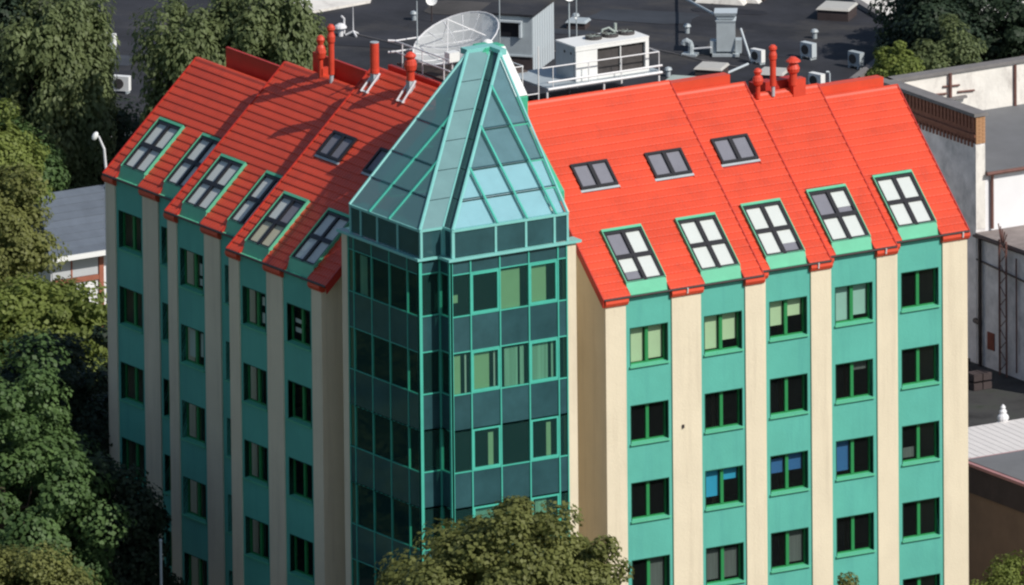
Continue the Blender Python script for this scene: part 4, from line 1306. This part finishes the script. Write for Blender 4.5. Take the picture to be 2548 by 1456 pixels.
# ------------------------------------------------------------------ house and lamps on the left
HO = thing("white_house", "white house with slate blue tile roof and brown timbers among trees", "house", (23.2, 71.0, 3.9))
MB().box(0.3, 9.0, 0.1, 6.0, -3.9, 4.35).build("wall", clean_white, HO)
b = MB()
for j in range(9):
    y0, y1 = -0.5 + j * 0.36, -0.5 + (j + 1) * 0.36 + 0.03
    z0, z1 = 4.45 + j * 0.235, 4.45 + (j + 1) * 0.235 + 0.02
    xa = -0.1 + j * 0.15
    xb = -0.1 + (j + 1) * 0.15
    b = MB().hexa([(xa, y0, z0 - 0.1), (9.5, y0, z0 - 0.1), (9.5, y1, z1 - 0.1), (xb, y1, z1 - 0.1), (xa, y0, z0 + 0.05), (9.5, y0, z0 + 0.05), (9.5, y1, z1), (xb, y1, z1)])
    b.build("tile_course", slate_tile, HO)
MB().prism([(0.0, -0.4, 4.4), (1.2, 2.74, 6.5), (9.5, 2.74, 6.5), (9.5, 6.3, 4.4), (0.0, 6.3, 4.4)], (0, 0, -0.05)).build("roof", slate_tile, HO)
MB().prism([(1.2, 2.74, 6.48), (9.5, 2.74, 6.48), (9.5, 6.3, 4.3), (0.1, 6.3, 4.3)], (0, 0, -0.1)).build("roof", slate_tile, HO)
MB().box(0.0, 9.5, -0.62, -0.5, 4.28, 4.5).build("eave_board", white_paint, HO)
MB().box(2.75, 2.98, 0.0, 0.1, -3.9, 4.3).build("timber", timber_m, HO)
MB().box(0.3, 2.75, 0.02, 0.1, 3.05, 3.27).build("timber", timber_m, HO)
MB().box(0.35, 2.7, 0.05, 0.099, 3.3, 4.1).build("window", mat("frosted panes", (0.5, 0.52, 0.54), 0.3, 0.05), HO)
MB().box(1.3, 1.38, 0.03, 0.05, 3.3, 4.1).build("mullion", timber_m, HO)


def lamp(X, Y, h, lab, arm):
    t = thing("street_lamp", lab, "street lamp", (X, Y, 0), group="street lamps")
    MB().tube([(0, 0, 0), (0, 0, h * 0.9), (arm[0] * 0.2, arm[1] * 0.2, h * 0.96), (arm[0], arm[1], h)], 0.075, 8, 0.045).build("pole", white_steel, t)
    d = Vector((arm[0], arm[1], 0)).normalized()
    b = MB()
    b.sphere((0, 0, 0), 0.13, 10, 8, sz=1.6)
    hd = b.build("lamp_head", white_paint, t, (arm[0] + d.x * 0.15, arm[1] + d.y * 0.15, h), math.atan2(d.y, d.x))
    hd.rotation_euler = (0.2, -0.5, math.atan2(d.y, d.x))


lamp(23.09, 65.45, 15.0, "white street lamp curving above the left red roof end", (-0.26, 0.16))
FP = thing("flag_pole", "slender pale pole in front of the left wing", "pole", (-3.0, 17.15, 0))
MB().tube([(0, 0, 0), (0, 0, 10.65)], 0.09, 8, 0.055).build("shaft", grey_panel, FP)
MB().sphere((0, 0, 10.68), 0.08, 8, 6).build("knob", grey_panel, FP)


# ------------------------------------------------------------------ trees
def crown_mesh(name, material, rng, rx, ry, rz, cz, n_cl, per, leaf, droop=0.0, cl_r=1.0, low=-0.75):
    """leaf-sized faces spread over clumps that fill an uneven crown"""
    d = rng.normal(size=(n_cl * 3, 3))
    d /= np.linalg.norm(d, axis=1)[:, None]
    d = d[d[:, 2] > low][:n_cl]
    n_cl = len(d)
    rad = 0.58 + 0.42 * rng.random(n_cl) ** 0.6 + 0.14 * (rng.random(n_cl) > 0.82)
    lump = 1 + 0.16 * np.sin(3.1 * d[:, 0] + rng.random() * 6) + 0.14 * np.sin(4.3 * d[:, 1] + 2.2 * d[:, 2] + rng.random() * 6)
    c = d * (rad * lump)[:, None] * np.array([rx, ry, rz])
    c[:, 2] += cz
    cr = cl_r * (0.45 + 0.85 * rng.random(n_cl))
    N = n_cl * per
    ci = np.repeat(np.arange(n_cl), per)
    g = rng.normal(size=(N, 3))
    g /= np.linalg.norm(g, axis=1)[:, None]
    rr = cr[ci] * (0.35 + 0.65 * rng.random(N) ** 0.5)
    p = c[ci] + g * rr[:, None] * np.array([1.0, 1.0, 0.72 + 1.3 * droop])
    if droop:
        p[:, 2] -= droop * 1.1 * rng.random(N) ** 2
    nrm = g * 0.85 + rng.normal(size=(N, 3)) * 0.38 + d[ci] * 0.45 + np.array([0, 0, 0.35])
    nrm /= np.linalg.norm(nrm, axis=1)[:, None]
    t = rng.normal(size=(N, 3))
    if droop:
        t = t * 0.5 + np.array([0, 0, -1.6 * min(1, droop * 2)])
    t -= nrm * (t * nrm).sum(1)[:, None]
    t /= np.linalg.norm(t, axis=1)[:, None] + 1e-9
    bt = np.cross(nrm, t)
    L = leaf * (0.65 + 0.7 * rng.random(N))
    a = t * (L * (1.25 if droop else 1.0))[:, None] * 0.5
    bb = bt * (L * (0.34 if droop else 0.40))[:, None]
    V = np.empty((N, 4, 3))
    V[:, 0] = p - a
    V[:, 1] = p + bb + nrm * (L * 0.08)[:, None]
    V[:, 2] = p + a
    V[:, 3] = p - bb + nrm * (L * 0.08)[:, None]
    me = bpy.data.meshes.new(name)
    me.vertices.add(N * 4)
    me.vertices.foreach_set("co", V.reshape(-1))
    me.loops.add(N * 4)
    me.loops.foreach_set("vertex_index", np.arange(N * 4, dtype=np.int32))
    me.polygons.add(N)
    me.polygons.foreach_set("loop_start", np.arange(0, N * 4, 4, dtype=np.int32))
    me.polygons.foreach_set("loop_total", np.full(N, 4, dtype=np.int32))
    me.materials.append(material)
    me.update()
    me.validate()
    return me, c


def tree(X, Y, h, rx, ry, rz, material, lab, cat="tree", seed=1, n_cl=90, per=190, leaf=0.26, droop=0.0, cl_r=1.0, name="tree", group="trees around the buildings", low=-0.75):
    rng = np.random.default_rng(seed)
    t = thing(name, lab, cat, (X, Y, 0), 0, group)
    cz = h - rz
    me, c = crown_mesh("crown", material, rng, rx, ry, rz, cz, n_cl, per, leaf, droop, cl_r, low)
    link("crown", me, t)
    b = MB()
    th = max(1.0, cz + rz * 0.3)
    tr = 0.06 + 0.017 * h
    b.tube([(0, 0, 0), (0.08, 0.05, th * 0.4), (-0.06, 0.1, th * 0.75), (0.05, 0, th)], tr, 8, tr * 0.35)
    idx = rng.choice(len(c), size=min(len(c), 16), replace=False)
    for i in idx:
        z0 = th * (0.45 + 0.5 * rng.random())
        q = c[i] * 0.9
        mid = (q[0] * 0.45, q[1] * 0.45, z0 + (q[2] - z0) * 0.35)
        b.tube([(0, 0, z0), mid, (q[0], q[1], q[2])], tr * 0.35, 5, 0.03)
    b.build("trunk", bark, t)
    return t


def place_tree(*a, **k):
    return tree(*a, **k)


# foreground
place_tree(-2.0, -7.0, 16.9, 5.0, 4.9, 4.8, leaf_olive, "olive broadleaf tree in front of the glass tower's foot", seed=11, n_cl=200, per=360, leaf=0.22, cl_r=1.0)
place_tree(-8.0, 21.7, 16.9, 4.9, 5.0, 6.0, leaf_green, "deep green leafy tree in front of the far left end", seed=12, n_cl=150, per=367, leaf=0.23, cl_r=1.15)
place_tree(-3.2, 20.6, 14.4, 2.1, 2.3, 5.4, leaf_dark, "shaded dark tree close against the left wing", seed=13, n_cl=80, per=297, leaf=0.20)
place_tree(-14.7, 8.4, 13.7, 3.2, 3.2, 3.2, leaf_olive, "olive tree top in the lower left corner", seed=14, n_cl=90, per=332, leaf=0.17)
place_tree(31.3, 5.3, 7.4, 1.4, 1.6, 2.2, leaf_yellow, "yellow green bush in the lower right corner", cat="bush", seed=15, n_cl=60, per=262, leaf=0.14, cl_r=0.6, name="bush")
place_tree(14.6, -8.0, 11.75, 0.5, 0.5, 1.8, leaf_olive, "slim tree tip poking up before the turquoise right wall", seed=25, n_cl=26, per=157, leaf=0.14, cl_r=0.35)
# left middle
place_tree(10.2, 49.3, 13.7, 3.2, 3.0, 3.4, leaf_yellow, "sunlit yellow green tree left of the left wing", seed=16, n_cl=140, per=350, leaf=0.22)
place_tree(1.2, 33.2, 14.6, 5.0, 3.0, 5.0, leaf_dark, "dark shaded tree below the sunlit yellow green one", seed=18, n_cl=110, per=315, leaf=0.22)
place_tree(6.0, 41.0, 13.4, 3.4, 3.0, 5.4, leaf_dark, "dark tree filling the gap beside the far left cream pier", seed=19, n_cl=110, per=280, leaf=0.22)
place_tree(11.3, 54.8, 17.3, 2.0, 2.2, 5.2, leaf_olive, "tall olive tree at the left edge beside the slate house", seed=17, n_cl=110, per=332, leaf=0.20)
# behind the left wing
place_tree(28.8, 79.4, 18.9, 2.1, 2.3, 5.0, leaf_willow, "tall drooping birch nearest the left picture edge", seed=31, n_cl=90, per=332, leaf=0.22, droop=0.55, cl_r=0.8)
place_tree(29.5, 78.6, 16.6, 1.2, 1.3, 4.4, leaf_willow, "drooping birch just left of the two white air conditioners", seed=32, n_cl=80, per=315, leaf=0.22, droop=0.55, cl_r=0.75)
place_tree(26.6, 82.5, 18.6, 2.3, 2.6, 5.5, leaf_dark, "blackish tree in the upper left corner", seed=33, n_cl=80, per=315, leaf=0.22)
place_tree(21.4, 72.0, 15.2, 1.7, 1.8, 3.4, leaf_yellow, "small bright yellow green tree at the left edge", seed=34, n_cl=70, per=297, leaf=0.19, cl_r=0.7)
place_tree(28.9, 79.8, 12.9, 2.6, 2.2, 3.6, leaf_willow, "dense green tree right above the slate house roof", seed=35, n_cl=90, per=332, leaf=0.20, droop=0.3)
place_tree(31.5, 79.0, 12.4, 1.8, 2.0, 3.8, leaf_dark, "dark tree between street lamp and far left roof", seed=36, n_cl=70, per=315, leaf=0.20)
place_tree(25.3, 77.6, 12.6, 2.2, 2.2, 3.6, leaf_green, "green tree behind the left edge of the slate house", seed=37, n_cl=80, per=315, leaf=0.20)
place_tree(31.4, 71.5, 18.6, 1.9, 2.4, 5.0, leaf_willow, "birch just right of the two white air conditioners", seed=41, n_cl=90, per=332, leaf=0.22, droop=0.5, cl_r=0.8)
place_tree(33.6, 70.2, 19.8, 2.4, 2.4, 5.4, leaf_willow, "tallest birch behind the dark red left parapet", seed=42, n_cl=100, per=350, leaf=0.22, droop=0.5, cl_r=0.85)
place_tree(35.2, 69.2, 18.9, 1.6, 1.8, 5.0, leaf_willow, "birch left of the tall red flue", seed=43, n_cl=90, per=332, leaf=0.22, droop=0.5, cl_r=0.8)
# upper right
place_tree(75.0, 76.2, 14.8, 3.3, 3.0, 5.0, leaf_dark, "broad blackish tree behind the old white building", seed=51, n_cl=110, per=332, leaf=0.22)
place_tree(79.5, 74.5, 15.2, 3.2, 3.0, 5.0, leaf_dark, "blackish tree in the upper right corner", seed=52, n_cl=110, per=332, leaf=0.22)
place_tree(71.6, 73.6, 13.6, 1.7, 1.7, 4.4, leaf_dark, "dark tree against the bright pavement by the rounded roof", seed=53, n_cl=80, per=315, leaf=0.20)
place_tree(67.9, 70.4, 12.5, 1.2, 1.3, 2.6, leaf_yellow, "leftmost bright bush behind the old building's coping", cat="bush", seed=54, n_cl=50, per=227, leaf=0.17, cl_r=0.5, name="bush")
place_tree(70.0, 69.8, 12.9, 1.5, 1.2, 2.6, leaf_willow, "rightmost bright bush behind the old building's coping", cat="bush", seed=55, n_cl=55, per=245, leaf=0.17, cl_r=0.55, name="bush")
# wooded strip across the street, beyond the picture, mirrored by the facades; nearer trees added to darken the left wing's foot: one mass
bm_v = []
rng = np.random.default_rng(70)
WOOD = []
for i, (x, y, h) in enumerate(((-14, -4, 10.5), (-13, 4, 11.5), (-20, 12, 12), (-6, -17, 9), (-19, 36, 15), (-25, 50, 17), (-19, 62, 14), (-28, 72, 17), (-33, 60, 16), (-38, 76, 17), (-30, 46, 15), (-22, 27, 14), (-37, 67, 15), (-45, 84, 17), (-26, 60, 15), (15, -26, 13), (28, -34, 15), (42, -40, 14))):
    me, c = crown_mesh("wood", leaf_green, rng, 4.2, 4.2, h * 0.36, h * 0.62, 70, 110, 0.42)
    co = np.empty(len(me.vertices) * 3)
    me.vertices.foreach_get("co", co)
    WOOD.append(co.reshape(-1, 3) + np.array([x, y, 0]))
    bpy.data.meshes.remove(me)
V = np.concatenate(WOOD)
me = bpy.data.meshes.new("street_wood")
me.vertices.add(len(V))
me.vertices.foreach_set("co", V.reshape(-1))
me.loops.add(len(V))
me.loops.foreach_set("vertex_index", np.arange(len(V), dtype=np.int32))
me.polygons.add(len(V) // 4)
me.polygons.foreach_set("loop_start", np.arange(0, len(V), 4, dtype=np.int32))
me.polygons.foreach_set("loop_total", np.full(len(V) // 4, 4, dtype=np.int32))
me.materials.append(leaf_green)
me.update()
me.validate()
wd = link("street_wood", me)
wd["kind"] = "stuff"
wd["label"] = "leafy wood mirrored in the windows, with unseen trees added to shade the facade"
